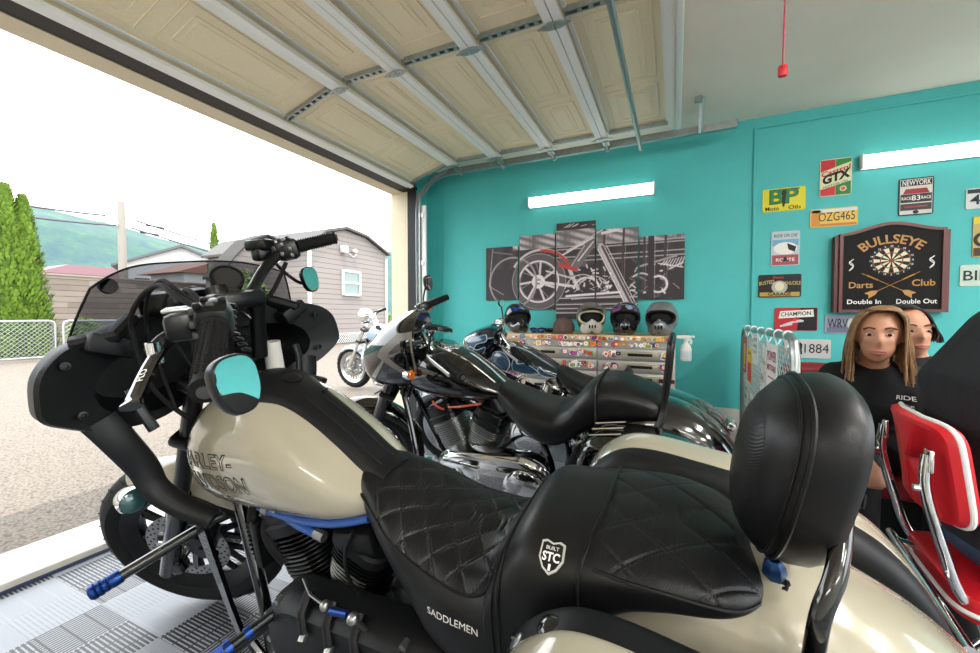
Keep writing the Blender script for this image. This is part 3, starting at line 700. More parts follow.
m.grid(lambda a, b: con(a, b, .014), 50, 16, thick=lambda a, b: con(a, b, -.012)-con(a, b, .014))
cs = m.build('tank_console', M_MBLACK, tk)
m = MB()
for v in (-.022, .022): m.tube([on_tank(.66+.02*i, v, .0145) for i in range(13)], .0022, n=5)
m.build('console_ridge', M_MBLACK, cs)
c = on_tank(.985, -.012, .013); m = MB(); m.lathe([(.026, -.004), (.026, .004), (.020, .007), (.001, .007)], c, (-.35, 0, .93), 24); m.lathe([(.012, .006), (.012, .009), (.001, .0095)], c, (-.35, 0, .93), 16); m.build('fuel_cap', M_SATIN, cs)
c = on_tank(.90, -.035, .014); m = MB(); m.box(c, (.03, .016, .006), rot=Matrix.Rotation(R(25), 3, 'Y'), bev=.003); m.build('console_latch', M_SATIN, cs)
c = on_tank(1.09, .03, .012); m = MB(); m.box(c, (.035, .07, .010), rot=Matrix.Rotation(R(-12), 3, 'Y'), bev=.004); m.build('console_screen', mat('dark_display', '2a2a2a', .12), cs)
c = on_tank(1.02, -.125, .0); m = MB(); m.lathe([(.028, -.004), (.028, .008), (.022, .012), (.001, .013)], c, (-.1, -.35, .93), 24); m.build('filler_cap', M_SATIN, tk)
for (s, z, u0, hh, wd) in (('HARLEY-', .776, 1.145, .058, .255), ('DAVIDSON', .716, 1.12, .064, .29)):
    for mm, bold, lift, nm in ((M_DARK, .040, .0009, 'lettering_outline'), (M_CREAM, -.012, .0017, 'lettering')):
        drape_text(bt, s, tk, mm, nm, (u0-.01, .3, z+.026), (-1, 0, .10), (.10, 0, 1), hh, wd, (0, -1, 0), lift, bold)
m = MB(); m.tube([(.64, .10, .70), (.75, .12, .672), (.9, .12, .650), (1.06, .10, .632)], .009, n=8, smooth=6); m.tube([(.79, .12, .628), (.88, .12, .640), (.97, .105, .648)], .011, n=8, smooth=4)
fl = m.build('fuel_line', mat('blue_hose', '254f96', .45), nb)
for a, b in (((1.0, .11, .640), (1.03, .105, .636)), ((.78, .12, .627), (.81, .12, .631)), ((.965, .107, .648), (.99, .104, .65))): m = MB(); m.cyl(a, b, .013, n=10); m.build('hose_fitting', M_ALU, fl)
# engine
eng = v_engine(nb, (.865, 0, .255), M_SATIN, M_MBLACK, M_MBLACK, M_MBLACK)
m = MB()
for s in (1, -1):                                                    # bright machined fin tips
    a = V(s*math.sin(R(22.5)), 0, math.cos(R(22.5))); x = V(a.z, 0, -a.x); o = V(.865, s*.008, .255)
    for k in range(12):
        d = .135+k*.0125+.0021; gr = (.075+.012*min(1, k/6))+.0004; ring = se(24, gr, gr*1.02, 3.2)
        P = [o+a*d+x*p[0]+V(0, 1, 0)*p[1] for p in ring]
        m.tube([P[i % 24] for i in range(1, 9)], .0030, n=4)
m.build('fin_edges', M_ALU, eng)
primary(nb, (.87, .33), .135, (.49, .325), .165, .09, .195, M_MBLACK, M_ALU)
m = MB()
for u in (.80, .715, .63):
    m = MB(); m.tube([(u+.02, .155, .49), (u+.012, .19, .46), (u, .20, .42)], .013, n=10); cr = m.build('cover_rib', M_MBLACK, nb); m = MB(); m.cyl((u, .195, .425), (u-.004, .215, .41), .010, n=8); m.build('rib_bolt', M_ALU, cr)
m = MB(); m.ell((0.709, 0.200, 0.530), (.012, .012, .012), 12, 8); m.ell((0.617, 0.205, 0.536), (.014, .014, .014), 12, 8); m.tube([(0.709, 0.200, 0.530), (.80, .17, .50), (.86, .14, .50)], .0035, n=6); m.tube([(0.617, 0.205, 0.536), (.62, .17, .47)], .006, n=6)
lk = m.build('shift_linkage', M_ALU, nb); m = MB(); m.cyl((0.684, 0.205, 0.530), (0.631, 0.205, 0.541), .0085, n=12); m.build('link_rod', M_BLUEM, lk)
m = MB(); m.box((1.10, .055, .50), (.03, .11, .15), bev=.008)
for k in range(10): m.box((1.125, .055, .435+k*.014), (.03, .10, .004))
m.build('regulator', M_SATIN, nb)
m = MB(); m.tube([(1.05, .07, .60), (1.06, .09, .56), (1.03, .10, .52), (1.0, .09, .47)], .017, n=12, smooth=5); m.tube([(1.13, .06, .62), (1.13, .085, .57), (1.10, .09, .53)], .016, n=12, smooth=5); m.build('breather_hose', M_RUBBER, nb)
m = MB(); m.box((.70, .06, .62), (.13, .10, .06), rot=Matrix.Rotation(R(12), 3, 'Y'), bev=.015); m.tube([(.69, .11, .66), (.715, .12, .60), (.72, .115, .52), (.70, .10, .47)], .005, n=6, smooth=5); m.build('coil_cover', M_MBLACK, nb)
# frame
m = MB()
for s in (-1, 1):
    m.tube([(1.30, s*.035, .82), (1.20, s*.075, .60), (1.10, s*.115, .32), (1.06, s*.14, .17), (.98, s*.155, .12), (.6, s*.16, .12), (.44, s*.16, .2), (.36, s*.155, .42), (.42, s*.12, .62)], .018, n=12, smooth=5)
    m.tube([(.36, s*.155, .40), (.2, s*.13, .52), (.05, s*.12, .62)], .016, n=10)
    m.tube([(.36, s*.12, .30), (.05, s*.125, .33)], lambda t: (.024, .035), n=10)
m.cyl((1.30, 0, .72), (1.20, 0, .92), .038, n=20); m.tube([(1.24, 0, .80), (.9, 0, .66), (.45, 0, .60)], .02, n=10)
m.build('frame', M_BLACK, nb)
m = MB(); m.prism([(1.22, .62), (1.27, .62), (1.17, .27), (1.15, .22), (1.13, .24), (1.16, .34)], (0, .165, 0), (1, 0, 0), (0, 0, 1), (0, .012, 0)); m.tube([(1.05, .16, .15), (1.12, .165, .23)], .014, n=8); m.build('frame_plate', M_BLACK, nb)
# highway peg and foot peg
m = MB(); m.cyl((1.25, .13, .565), (1.332, .340, .515), .0155, n=16); hp = m.build('highway_peg', M_BLACK, nb)
m = MB(); d = V(.095, .245, -.058).normalized(); p0 = V(1.331, .338, .5155)-d*.008; m.lathe([(r_*.98, q*.80) for r_, q in ((.017, 0), (.0195, .006), (.0195, .03), (.017, .034), (.0195, .038), (.0195, .047), (.017, .05), (.0205, .054), (.0205, .062), (.017, .066), (.0205, .069), (.0205, .078), (.016, .085), (.001, .086))], p0, d, 24); m.build('peg_end', M_BLUEM, hp)
m = MB(); m.cyl((.93, .15, .41), (.985, .33, .385), .013, n=12); m.cyl((.94, .16, .39), (1.12, .21, .24), .014, n=10); sp = m.build('foot_peg', M_SATIN, nb)
m = MB(); m.cyl((.955, .235, .40), (.960, .25, .397), .0165, n=14); m.cyl((.974, .295, .390), (.985, .33, .385), .018, n=6); m.cyl((.969, .278, .393), (.973, .292, .3905), .021, n=14); m.build('peg_collar', M_BLUEM, sp)
m = MB(); m.tube([(.80, .15, .14), (.86, .26, .09), (.93, .37, .068)], .013, n=10); m.box((.935, .375, .066), (.06, .03, .008), bev=.003); m.build('kickstand', M_SATIN, nb)
# seat ------------------------------------------------------------
SEAT = [(.708, .02, .770, .750), (.69, .070, .797, .715), (.62, .115, .776, .655), (.55, .147, .740, .60), (.50, .160, .716, .54), (.45, .174, .700, .475), (.40, .184, .692, .455), (.34, .188, .690, .445), (.305, .188, .712, .45), (.265, .185, .772, .47), (.23, .182, .803, .50), (.17, .178, .808, .57), (.12, .174, .808, .64), (.06, .170, .807, .70), (.0, .166, .806, .725), (-.08, .148, .793, .735), (-.125, .105, .772, .738), (-.142, .05, .755, .742)]
def thb(u):
    hw, zt, zb = interp(SEAT, u); hh = (zt-zb)/2; p = 3.0 if u > .3 else 3.4; return math.asin(max(.1, 1-(.036 if u > .3 else .024)/hh)**(p/2))
def seat_pt(u, th, lift=0):
    hw, zt, zb = interp(SEAT, u); c_, s_ = math.cos(th), math.sin(th); p = 3.0 if u > .3 else 3.4
    return V(u, (hw+lift)*math.copysign(abs(c_)**(2/p), c_), (zt+zb)/2+((zt-zb)/2+lift)*math.copysign(abs(s_)**(2/p), s_))
def quilt(u, th):
    """0 outside, else groove depth profile 0..1"""
    p = seat_pt(u, th); s = p.y; B_ = thb(u); top = B_ < th < PI-B_
    if not top: return 0, 0
    if u > .285:
        q = (u*.9+s*.72)/.062; r = (u*.9-s*.72)/.062; k = 1 if u < .58 else max(.08, 1-(u-.58)/.06)
    elif u < .105:
        q = (u*.8+s)/.098; r = (u*.8-s)/.098; k = .8
    else: return 0, 0
    d = min(abs(q-round(q)), abs(r-round(r))); e = math.exp(-(d/.036)**2); puff = math.sin(PI*(q % 1))*math.sin(PI*(r % 1))
    dd = min(abs(d-.04), 1)
    return k, .0032*e-.0018*puff
m = MB(); NU, NT_ = 330, 250; us = []
rg = []
for i in range(NU+1):
    u = -.142+(.847)*i/NU; row = []
    for j in range(NT_):
        th = 2*PI*j/NT_; k, g = quilt(u, th); row.append(seat_pt(u, th, -g*k))
    rg.append(row)
m.rings(rg)
for fi in range(NU*NT_):
    i, j = divmod(fi, NT_); u = -.142+.847*(i+.5)/NU; k, g = quilt(u, 2*PI*(j+.5)/NT_); m.mi[fi] = 0 if k == 0 else (1 if u > .2 else 2)
seat = m.build('seat', [M_LEA, M_RIB, M_RIBF], nb, smooth=60)
m = MB()
for s in (0, 1):
    th = lambda t: t if s == 0 else PI-t
    m.tube([seat_pt(.69-.405*i/40, th(thb(.69-.405*i/40)), .001) for i in range(41)], .0035, n=6)
    m.tube([seat_pt(.105-.23*i/24, th(thb(.105-.23*i/24)), .001) for i in range(25)], .003, n=6)
for u in (.283, .27, .108): m.tube([seat_pt(u+(.02*max(0, math.cos(t)) if u < .2 else 0), t, .001) for t in [R(-30+240*i/60) for i in range(61)]], .0036 if u != .283 else .0022, n=6)
m.build('piping', M_LEA, seat)
m = MB()                                                             # stitch dashes beside the grooves
def stitch_line(fam, idx, k, reg):
    prev = None; on = True; step = .0035
    for i in range(400):
        s = -.19+.38*i/400
        u = ((idx+.0)*k[0]-(s*k[1] if fam else -s*k[1]))/k[2]
        if not (reg[0] < u < reg[1]): prev = None; continue
        hw = interp(SEAT, u)[0]
        if abs(s) > hw*.96: prev = None; continue
        p_ = 3.0 if u > .3 else 3.4
        th = math.acos(math.copysign(min(1, abs(s/hw))**(p_/2), s)); pt = seat_pt(u, th, -.0004)
        if th < thb(u)+.02 or th > PI-thb(u)-.02: prev = None; continue
        if prev is not None and (pt-prev).length > .0045:
            if on: m.tube([prev, pt], .0007, n=3, caps=False)
            on = not on; prev = pt
        elif prev is None: prev = pt
for off in (-.06, .06):
    for i in range(-2, 16):
        for fam in (0, 1): stitch_line(fam, i+off, (.062, .72, .9), (.29, .69))
    for i in range(-4, 6):
        for fam in (0, 1): stitch_line(fam, i+off, (.098, 1, .8), (-.13, .10))
m.build('stitching', M_THREAD, seat, smooth=0)
bs = bvh_of(seat)
drape_text(bs, 'SADDLEMEN', seat, M_WHITE, 'lettering', (.372, .4, .606), (-1, 0, .02), (0, 0, 1), .0205, .118, (0, -1, 0), .0012, 0)
sh = [(-.020, .022), (-.012, .025), (0, .021), (.012, .025), (.020, .022), (.021, -.004), (.012, -.02), (0, -.028), (-.012, -.02), (-.021, -.004)]
n_ = (seat_pt(.175, R(32), .01)-seat_pt(.175, R(32))).normalized(); n_ = V(0, .62, .78); c = seat_pt(.174, R(40))+n_*.003
xx = V(-1, 0, 0); yy = n_.cross(xx); yy = yy if yy.z > 0 else -yy
m = MB(); m.prism(sh, c-n_*.002, xx, yy, n_*.006); bd = m.build('badge', mat('badge_grey', 'c9c8c2', .4, .3), seat)
m = MB(); m.prism([(p[0]*.86, p[1]*.86) for p in sh], c+n_*.004, xx, yy, n_*.0006); m.build('badge_field', M_DARK, bd)
m = MB(); add_text(m, 'STC', c+n_*.0052-yy*.002, xx, yy, .019, (0, 0, 0), .03, bold=.03); add_text(m, 'BUILT', c+n_*.0052+yy*.012, xx, yy, .008, (0, 0, 0), .022); m.prism([(-.002, -.012), (.002, -.012), (.002, -.022), (-.002, -.022)], c+n_*.005, xx, yy, n_*.0003); m.build('lettering', M_WHITE, bd, 0)
# rear fender, rear wheel
FEND = [(.22, .10, .66, .45), (.16, .135, .715, .44), (.08, .15, .748, .44), (-.03, .155, .768, .44), (-.13, .155, .772, .44), (-.22, .155, .755, .43), (-.30, .15, .722, .41), (-.38, .145, .67, .39), (-.45, .135, .60, .37), (-.51, .12, .52, .36), (-.54, .10, .46, .36)]
rf = dim_loft(FEND, 0, 'rear_fender', M_CREAM, nb, n=40, p=2.6, nu=44)
wheel(nb, Matrix.Translation((.05, 0, .33)), .33, .18, .22, 'rear_wheel', 7, disc=(-1,), seg=40)
m = MB(); m.box((-.50, 0, .60), (.05, .22, .05), bev=.015); tl_ = m.build('tail_light', M_REDL, nb)
# saddlebags
BAG = [(.225, .05, .64, .50), (.215, .072, .695, .46), (.185, .084, .735, .44), (.125, .087, .776, .43), (.06, .087, .785, .42), (-.05, .087, .770, .41), (-.16, .087, .748, .40), (-.28, .087, .705, .39), (-.38, .086, .650, .39), (-.446, .080, .577, .39), (-.485, .066, .51, .40), (-.50, .04, .46, .42)]
for s in (1, -1):
    b = dim_loft(BAG, 0, 'saddlebag', M_MBLACK, nb, n=40, p=5, ctr=s*.287, nu=50)
    LID = [(u, max(.02, hw*.70), zt+.005, zt-.15 if zt-.15 > zb else zb) for u, hw, zt, zb in BAG[1:-1]]
    dim_loft(LID, 0, 'bag_lid', M_CREAM, b, n=36, p=4.2, ctr=s*.316, nu=46)
    m = MB(); c = V(.194, s*.268, .722); m.lathe([(.013, -.006), (.013, .003), (.010, .005), (.001, .005)], c, (.75, 0, .66), 20); m.box(c+V(.003, 0, .005), (.012, .003, .002)); m.build('bag_lock', M_ALU, b)
    if s > 0: m = MB(); m.lathe([(.022, -.01), (.020, .003), (.015, .009), (.006, .012), (.001, .0125)], (.143, .260, .760), (.25, 0, 1), 24); m.build('docking_knob', M_BLACK, b)
# backrest
PADC = V(-.164, .0, .928)
def pad_sh(k, n=40):
    o = []
    for i in range(n):
        t = 2*PI*i/n; c_, s_ = math.cos(t), math.sin(t); y = .122*k*math.copysign(abs(c_)**.72, c_)*(1+.17*s_); z = .142*k*math.copysign(abs(s_)**.78, s_); o.append((y, z))
    return o
m = MB(); rg = []
for k, du in ((.02, .066), (.3, .064), (.55, .057), (.74, .046), (.88, .028), (.96, .008), (1.0, -.016), (.995, -.04), (.94, -.056), (.8, -.062), (.02, -.064)):
    rg.append([PADC+V(du-(z+.142)*.145+.02, y, z) for y, z in pad_sh(k)])
m.rings(rg); pad = m.build('backrest_pad', M_LEA, nb, smooth=60)
m = MB()
for k, du, r_ in ((.97, .005, .0035), (.93, .0175, .0022)): m.tube([PADC+V(du-(z+.142)*.145+.02, y, z) for y, z in pad_sh(k+.006, 60)], r_, n=6, closed=True)
m.build('piping', M_LEA, pad)
m = MB(); rg = []
for k, du in ((.02, .0695), (.3, .0672), (.50, .062), (.62, .056), (.68, .050)): rg.append([PADC+V(du-(z+.142)*.145+.02, y, z) for y, z in pad_sh(k)])
m.rings(rg); m.build('ribbed_insert', M_RIBF, pad)
m = MB()
for i in range(70):
    if i % 2: continue
    P = [PADC+V(.017-(z+.142)*.145+.02, y, z) for y, z in pad_sh(.935, 280)]; a, b = P[i*4], P[(i*4+4) % 280]; m.tube([a, b], .0012, n=3, caps=False)
m.build('stitching', M_THREAD, pad, 0)
m = MB(); m.tube([(-.222, .03, 1.02), (-.222, .06, .92), (-.203, .125, .855), (-.182, .155, .80), (-.172, .168, .70), (-.160, .172, .58), (-.10, .175, .50)], lambda t: (.009, .0125), n=14, smooth=6)
m.tube([(-.222, -.03, 1.02), (-.222, -.06, .92), (-.210, -.125, .855), (-.19, -.160, .80), (-.175, -.168, .70), (-.160, -.172, .58), (-.10, -.175, .50)], lambda t: (.009, .0125), n=14, smooth=6)
m.box((-.226, 0, .95), (.010, .10, .12), bev=.004); sb = m.build('sissy_bar', M_BLACK, nb)
for z in (.92, 1.0):
    q = MB(); q.cyl((-.225, .05, z), (-.245, .06, z), .010, n=10); q.build('bar_bolt', M_SATIN, sb)
m = MB(); m.lathe([(.030, 0), (.030, .006), (.020, .010), (.012, .012)], (-.150, .05, .752), (.05, .1, 1), 20); kb = m.build('seat_bolt', M_SATIN, nb); m = MB(); m.lathe([(.013, .0), (.017, .012), (.015, .026), (.008, .034), (.001, .035)], (-.150, .05, .762), (.05, .1, 1), 7); m.build('bolt_knob', mat('dark_blue_anodised', '173a66', .3, .6), kb)

# fairing, screen, handlebar of the cream tourer ------------------------------
WO = [(0, 1.200), (.10, 1.200), (.20, 1.190), (.30, 1.160), (.36, 1.135), (.400, 1.092), (.414, 1.035), (.412, .995), (.38, .965), (.31, .925), (.2, .905), (.1, .925), (0, .935)]
WI = [(0, 1.11), (.09, 1.11), (.17, 1.105), (.235, 1.092), (.272, 1.07), (.292, 1.045), (.30, 1.02), (.298, .998), (.285, .973), (.25, .952), (.18, .93), (.09, .943), (0, .95)]
def full(h): return h+[(-p[0]*1.09, p[1]) for p in h[-2:0:-1]]
def smooth_out(h, k=4): 
    P = spline([V(p[0], p[1], 0) for p in full(h)], k, True); return [(p.x, p.y) for p in P]
fo, fi_ = smooth_out(WO), smooth_out(WI)
def fr(h, u, k=1, cz=1.03, dz=0, kz=None): return [V(u-.05*min(1, abs(p[0])/.42)**2, p[0]*k, cz+(p[1]-cz)*(kz or k)+dz) for p in h]
m = MB(); m.rings([fr(fi_, 1.47, .85), fr(fi_, 1.33), fr(fi_, 1.315, 1.015), fr(fo, 1.30, .985), fr(fo, 1.312, 1.0), fr(fo, 1.37, .985), fr(fo, 1.45, .92), fr(fo, 1.53, .78, dz=-.01), fr(fo, 1.60, .55, dz=-.02), fr(fo, 1.63, .33, dz=-.02)])
fa = m.build('fairing', M_MBLACK, nb, smooth=28)
for s in (1, -1):
    for (v, z) in ((.352, 1.108), (.345, .985)):
        q = MB(); q.lathe([(.010, 0), (.010, .003), (.005, .0035), (.004, .001), (.0005, .001)], (1.255, s*v, z), (-1, 0, .05), 14); q.build('fairing_screw', M_SATIN, fa)
    q = MB(); q.tube([(1.285, s*.31, .955), (1.27, s*.287, .89), (1.265, s*.255, .80), (1.25, s*.245, .735), (1.20, s*.215, .675), (1.14, s*.18, .63)], lambda t: (.040-.012*t, .020), n=12, smooth=5); q.build('fairing_leg', M_MBLACK, fa)
    q = MB(); q.tube([(1.30, s*.315, 1.150), (1.255, s*.255, 1.155), (1.30, s*.20, 1.185)], lambda t: (.03, .02), n=10); q.box((1.27, s*.26, 1.135), (.06, .10, .05), rot=Matrix.Rotation(R(s*25), 3, 'X'), bev=.01); q.build('speaker_pod', M_MBLACK, fa)
    q = MB(); q.tube([(1.26, s*.25, 1.015), (1.245, s*.245, .98), (1.235, s*.225, .90)], lambda t: (.014, .008), n=8); q.build('vent_lever', M_SATIN, fa)
    q = MB(); q.cyl((1.30, s*.22, .715), (1.30, s*.28, .712), .012, n=10); q.lathe([(.012, -.05), (.030, -.03), (.036, 0), (.034, .012), (.034, .012)], (1.305, s*.280, .712), (-1, 0, 0), 24); sg = q.build('turn_signal', M_CHROME, nb)
    q = MB(); q.lathe([(.033, .011), (.025, .018), (.001, .022)], (1.305, s*.280, .712), (-1, 0, 0), 24); q.build('signal_lens', mat('smoked_lens', '24494a', .08, coat=1), sg)
m = MB(); m.lathe([(.09, 0), (.085, .03), (.06, .05), (.001, .055)], (1.60, 0, 1.0), (1, 0, 0), 28); m.build('headlamp', mat('lamp_glass', 'c8ccd0', .05, .3, coat=1), fa)
def scr(a, b):
    t = 2*a-1; zb = 1.150+.035*(1-t*t); top = 1.335-.045*abs(t)**4-.012*t*t; z = zb+(top-zb)*b; wv = .315-.074*((z-1.14)/.19)**1.3 if z > 1.14 else .312
    v = t*wv; return V(1.335+.15*(1-t*t)-(z-1.15)*.42, v, z)
m = MB(); m.grid(scr, 40, 16, thick=(.004, 0, 0)); ws = m.build('windscreen', M_SMOKE, nb)
m = MB(); m.tube([scr(i/60, 1)+V(.002, 0, 0) for i in range(61)], .003, n=6); m.tube([scr(0, i/20) for i in range(21)], .003, n=6); m.tube([scr(1, i/20) for i in range(21)], .003, n=6); m.build('screen_edge', M_MBLACK, ws)
for a in (.10, .90):
    c = scr(a, .80); q = MB(); q.lathe([(.020, -.004), (.020, .008), (.001, .009)], c, (-.9, 0, .2), 20); q.build('screen_button', M_DARK, ws)
c = scr(.13, .42); m = MB(); m.box(c+V(-.004, 0, 0), (.002, .026, .020)); m.build('screen_sticker', mat('pale_blue_print', 'a8bccb', .5), ws)
# handlebar, steered to the left
BL = [(1.125, .02, 1.205), (1.09, .09, 1.212), (.93, .185, 1.222), (.85, .225, 1.218), (.77, .28, 1.193), (.60, .405, 1.125)]
BR = [(1.125, .02, 1.205), (1.16, -.05, 1.225), (1.20, -.13, 1.285), (1.215, -.20, 1.332), (1.198, -.262, 1.360), (1.10, -.357, 1.383)]
m = MB(); m.tube([V(*p) for p in BL[::-1]]+[V(*p) for p in BR[1:]], .0165, n=14, smooth=6); hb = m.build('handlebar', M_SATIN, nb)
m = MB()
for v in (-.05, .05): m.tube([(1.165, v, 1.03), (1.15, v, 1.12), (1.115, v+.01, 1.205)], lambda t: .022, n=12)
m.box((1.118, .02, 1.212), (.06, .15, .05), bev=.014); m.build('riser', M_SATIN, hb)
def grip(a, b, name, parent, rr=.0185, mt=None, end=None):
    a, b = V(*a), V(*b); d = b-a; L = d.length; m = MB(); m.lathe([(rr*.9, 0), (rr*1.25, .004), (rr*1.25, .010), (rr, .012), (rr, L-.008), (rr*1.08, L-.006), (rr*1.08, L), (rr*.5, L+.003), (.001, L+.003)], a, d, 20)
    g = m.build(name, mt or M_RUBBER, parent); x, y, n = frame(d); q = MB()
    for k in range(12):
        t = 2*PI*k/12
        for i in range(int((L-.03)/.008)):
            p = a+n*(.018+i*.008)+(x*math.cos(t)+y*math.sin(t))*rr; q.box(p, (.0055, .0055, .004), rot=n.to_track_quat('Z', 'Y').to_matrix(), bev=.001, seg=1)
    q.build('grip_ribs', mt or M_RUBBER, g)
    e = MB(); e.lathe([(rr*.55, L+.003), (rr*.55, L+.006), (rr*.2, L+.007), (.001, L+.007)], a, d, 18); e.build('grip_end', end or M_DALU, g); return g
grip(BL[4], BL[5], 'grip', nb, .0195); grip(BR[4], BR[5], 'grip', nb, .0195)
dl = (V(*BL[5])-V(*BL[4])).normalized(); dr = (V(*BR[5])-V(*BR[4])).normalized()
def housing(c, d, parent, col):
    m = MB(); rot = d.to_track_quat('Z', 'Y').to_matrix(); m.box(c, (.062, .072, .075), rot=rot, bev=.02); m.box(c-d*.038, (.05, .055, .03), rot=rot, bev=.012); h = m.build('switch_housing', col, parent)
    for i, (a, b) in enumerate(((-.022, .012), (.0, .012), (.018, -.008), (-.012, -.016))):
        q = MB(); x, y, n = frame(d); q.box(c-x*.034+y*a+n*b, (.012, .014, .012), rot=rot, bev=.003); q.build('switch_button', M_DALU, h); q = MB(); q.box(c+y*.036+x*a+n*b, (.013, .012, .012), rot=rot, bev=.003); q.build('switch_button', M_DALU if i == 1 else M_SATIN, h)
    return h
housing(V(.800, .262, 1.203), dl, nb, M_SATIN); housing(V(1.207, -.240, 1.352), dr, nb, M_SATIN)
m = MB(); m.box((.87, .285, 1.195), (.085, .055, .055), rot=Matrix.Rotation(R(-30), 3, 'Z'), bev=.014); m.tube([(.85, .25, 1.21), (.875, .32, 1.17), (.865, .345, 1.155)], .016, n=10); cp = m.build('clutch_perch', M_SATIN, nb)
m = MB(); m.box((.895, .275, 1.226), (.075, .05, .008), rot=Matrix.Rotation(R(-30), 3, 'Z'), bev=.003); m.build('reservoir_lid', M_ALU, cp)
m = MB(); m.cyl((.86, .345, 1.135), (.86, .345, 1.175), .012, n=12); m.build('pivot_bolt', M_CHROME, cp)
LV = [(.862, .335, 1.158), (.83, .37, 1.137), (.785, .41, 1.112), (.752, .437, 1.096)]
m = MB(); m.tube([V(*p) for p in LV], lambda t: (.013, .0055) if t < .9 else (.016, .008), n=10, smooth=5); lv = m.build('clutch_lever', M_BLACK, nb)
m = MB(); a, b = V(*LV[1]), V(*LV[2]); d = (b-a).normalized(); n_ = V(-.25, .45, .85); n_ = (n_-d*n_.dot(d)).normalized(); add_text(m, 'FLO', a.lerp(b, .5)+n_*.0065, -d, n_.cross(-d), .016, (0, 0, 0), .034, bold=.02); m.build('lettering', M_WHITE, lv, 0)
m = MB(); m.tube([(1.24, -.20, 1.31), (1.30, -.30, 1.335), (1.25, -.40, 1.365)], lambda t: (.012, .006), n=10, smooth=5); m.build('brake_lever', M_BLACK, nb)
m = MB(); m.box((1.255, -.175, 1.372), (.075, .06, .035), rot=Matrix.Rotation(R(20), 3, 'Z'), bev=.008); m.box((1.255, -.175, 1.345), (.05, .05, .05), bev=.012); m.build('brake_reservoir', M_SATIN, nb)
mirror(nb, (.515, .405, 1.142), (-0.979, -0.138, 0.153), .066, .082, [(.56, .385, 1.09), (.66, .35, 1.12), (.76, .285, 1.17)], 'mirror', .25, R(0))
mirror(nb, (1.215, -.322, 1.245), (-0.981, -0.121, 0.152), .072, .092, [(1.25, -.30, 1.235), (1.26, -.25, 1.28), (1.235, -.20, 1.32)], 'mirror', .25)
for k in range(9):
    pass
m = MB()
for k in range(9):
    p = V(.815-.006*k, .232-.004*abs(k-4)+.002*k, 1.225-.011*k); m.lathe([(.007, -.0035), (.010, 0), (.007, .0035)], p, (.2, .3, -1), 10, closed=False)
m.build('beaded_cable', M_SATIN, nb)
g = MB(); g.lathe([(.040, -.03), (.045, 0), (.044, .010), (.036, .012), (.036, .009), (.001, .009)], (1.20, -.015, 1.272), (-.80, .25, .62), 32); ga = g.build('gauge', M_SATIN, nb); g = MB(); g.lathe([(.035, .0095), (.001, .0096)], (1.20, -.015, 1.272), (-.80, .25, .62), 32); g.build('gauge_face', mat('dark_display'), ga)
g = MB(); g.tube([(1.19, .03, 1.25), (1.17, .03, 1.2)], .03, n=12); g.build('gauge_mount', M_SATIN, ga)
rot = V(-.85, .12, .5).to_track_quat('Z', 'Y').to_matrix() @ Matrix.Rotation(R(30), 3, 'Z')
for i, (dx, c) in enumerate(((0, (1.165, -.005, 1.222)), (1, (1.155, -.035, 1.178)))):
    g = MB(); g.box(c, (.052, .05, .016), rot=rot, bev=.005); b = g.build('control_box', M_DALU, nb); g = MB(); g.box(V(*c)+rot @ V(0, 0, .0085), (.043, .041, .002), rot=rot); g.build('control_face', mat('dark_display'), b)
# cables and hoses looping from the bar into the fairing
for P, r_ in (([(.84, .265, 1.225), (.92, .265, 1.255), (1.0, .25, 1.275), (1.09, .25, 1.25), (1.19, .24, 1.18), (1.21, .22, 1.02), (1.22, .15, .90)], .006), ([(.84, .25, 1.215), (.93, .25, 1.26), (1.02, .235, 1.285), (1.11, .23, 1.245), (1.20, .205, 1.15), (1.21, .18, .95)], .0045),
              ([(.86, .24, 1.22), (1.0, .20, 1.26), (1.12, .16, 1.20), (1.17, .12, 1.06)], .006), ([(1.20, -.22, 1.31), (1.235, -.18, 1.22), (1.24, -.12, 1.17), (1.2, -.06, 1.10)], .007),
              ([(1.10, .10, 1.20), (1.16, .16, 1.25), (1.22, .15, 1.15), (1.22, .10, 1.0)], .005), ([(1.06, .12, 1.19), (1.10, .16, 1.10), (1.15, .12, 1.0)], .007)):
    m = MB(); m.tube([V(*p) for p in P], r_, n=8, smooth=6); m.build('cable', M_RUBBER, nb)
m = MB(); rnd = random.Random(3)
for k in range(7):
    a = V(1.24+rnd.uniform(-.03, .03), rnd.uniform(0, .14), 1.20+rnd.uniform(-.02, .05)); m.tube([a, a+V(.05, .03, rnd.uniform(-.03, .05)), a+V(.09, rnd.uniform(-.02, .05), -.06)], .009, n=7, smooth=5)
m.box((1.26, .09, 1.22), (.10, .14, .07), rot=Matrix.Rotation(R(20), 3, 'Z'), bev=.02); m.build('wiring_bundle', M_SATIN, nb)
m = MB(); m.tube([(1.20, -.115, .90), (1.195, -.115, 1.06)], lambda t: (.030-.004*t, .026), n=14); m.build('fork_cover', mat('pale_grey_plastic', 'c9c6bf', .4), nb)
m = MB(); m.tube([(.70, -.16, .30), (.45, -.20, .18), (.0, -.22, .20), (-.45, -.22, .24)], lambda t: .03+.018*min(1, t*3), n=14, smooth=5); m.build('exhaust', M_SATIN, nb)

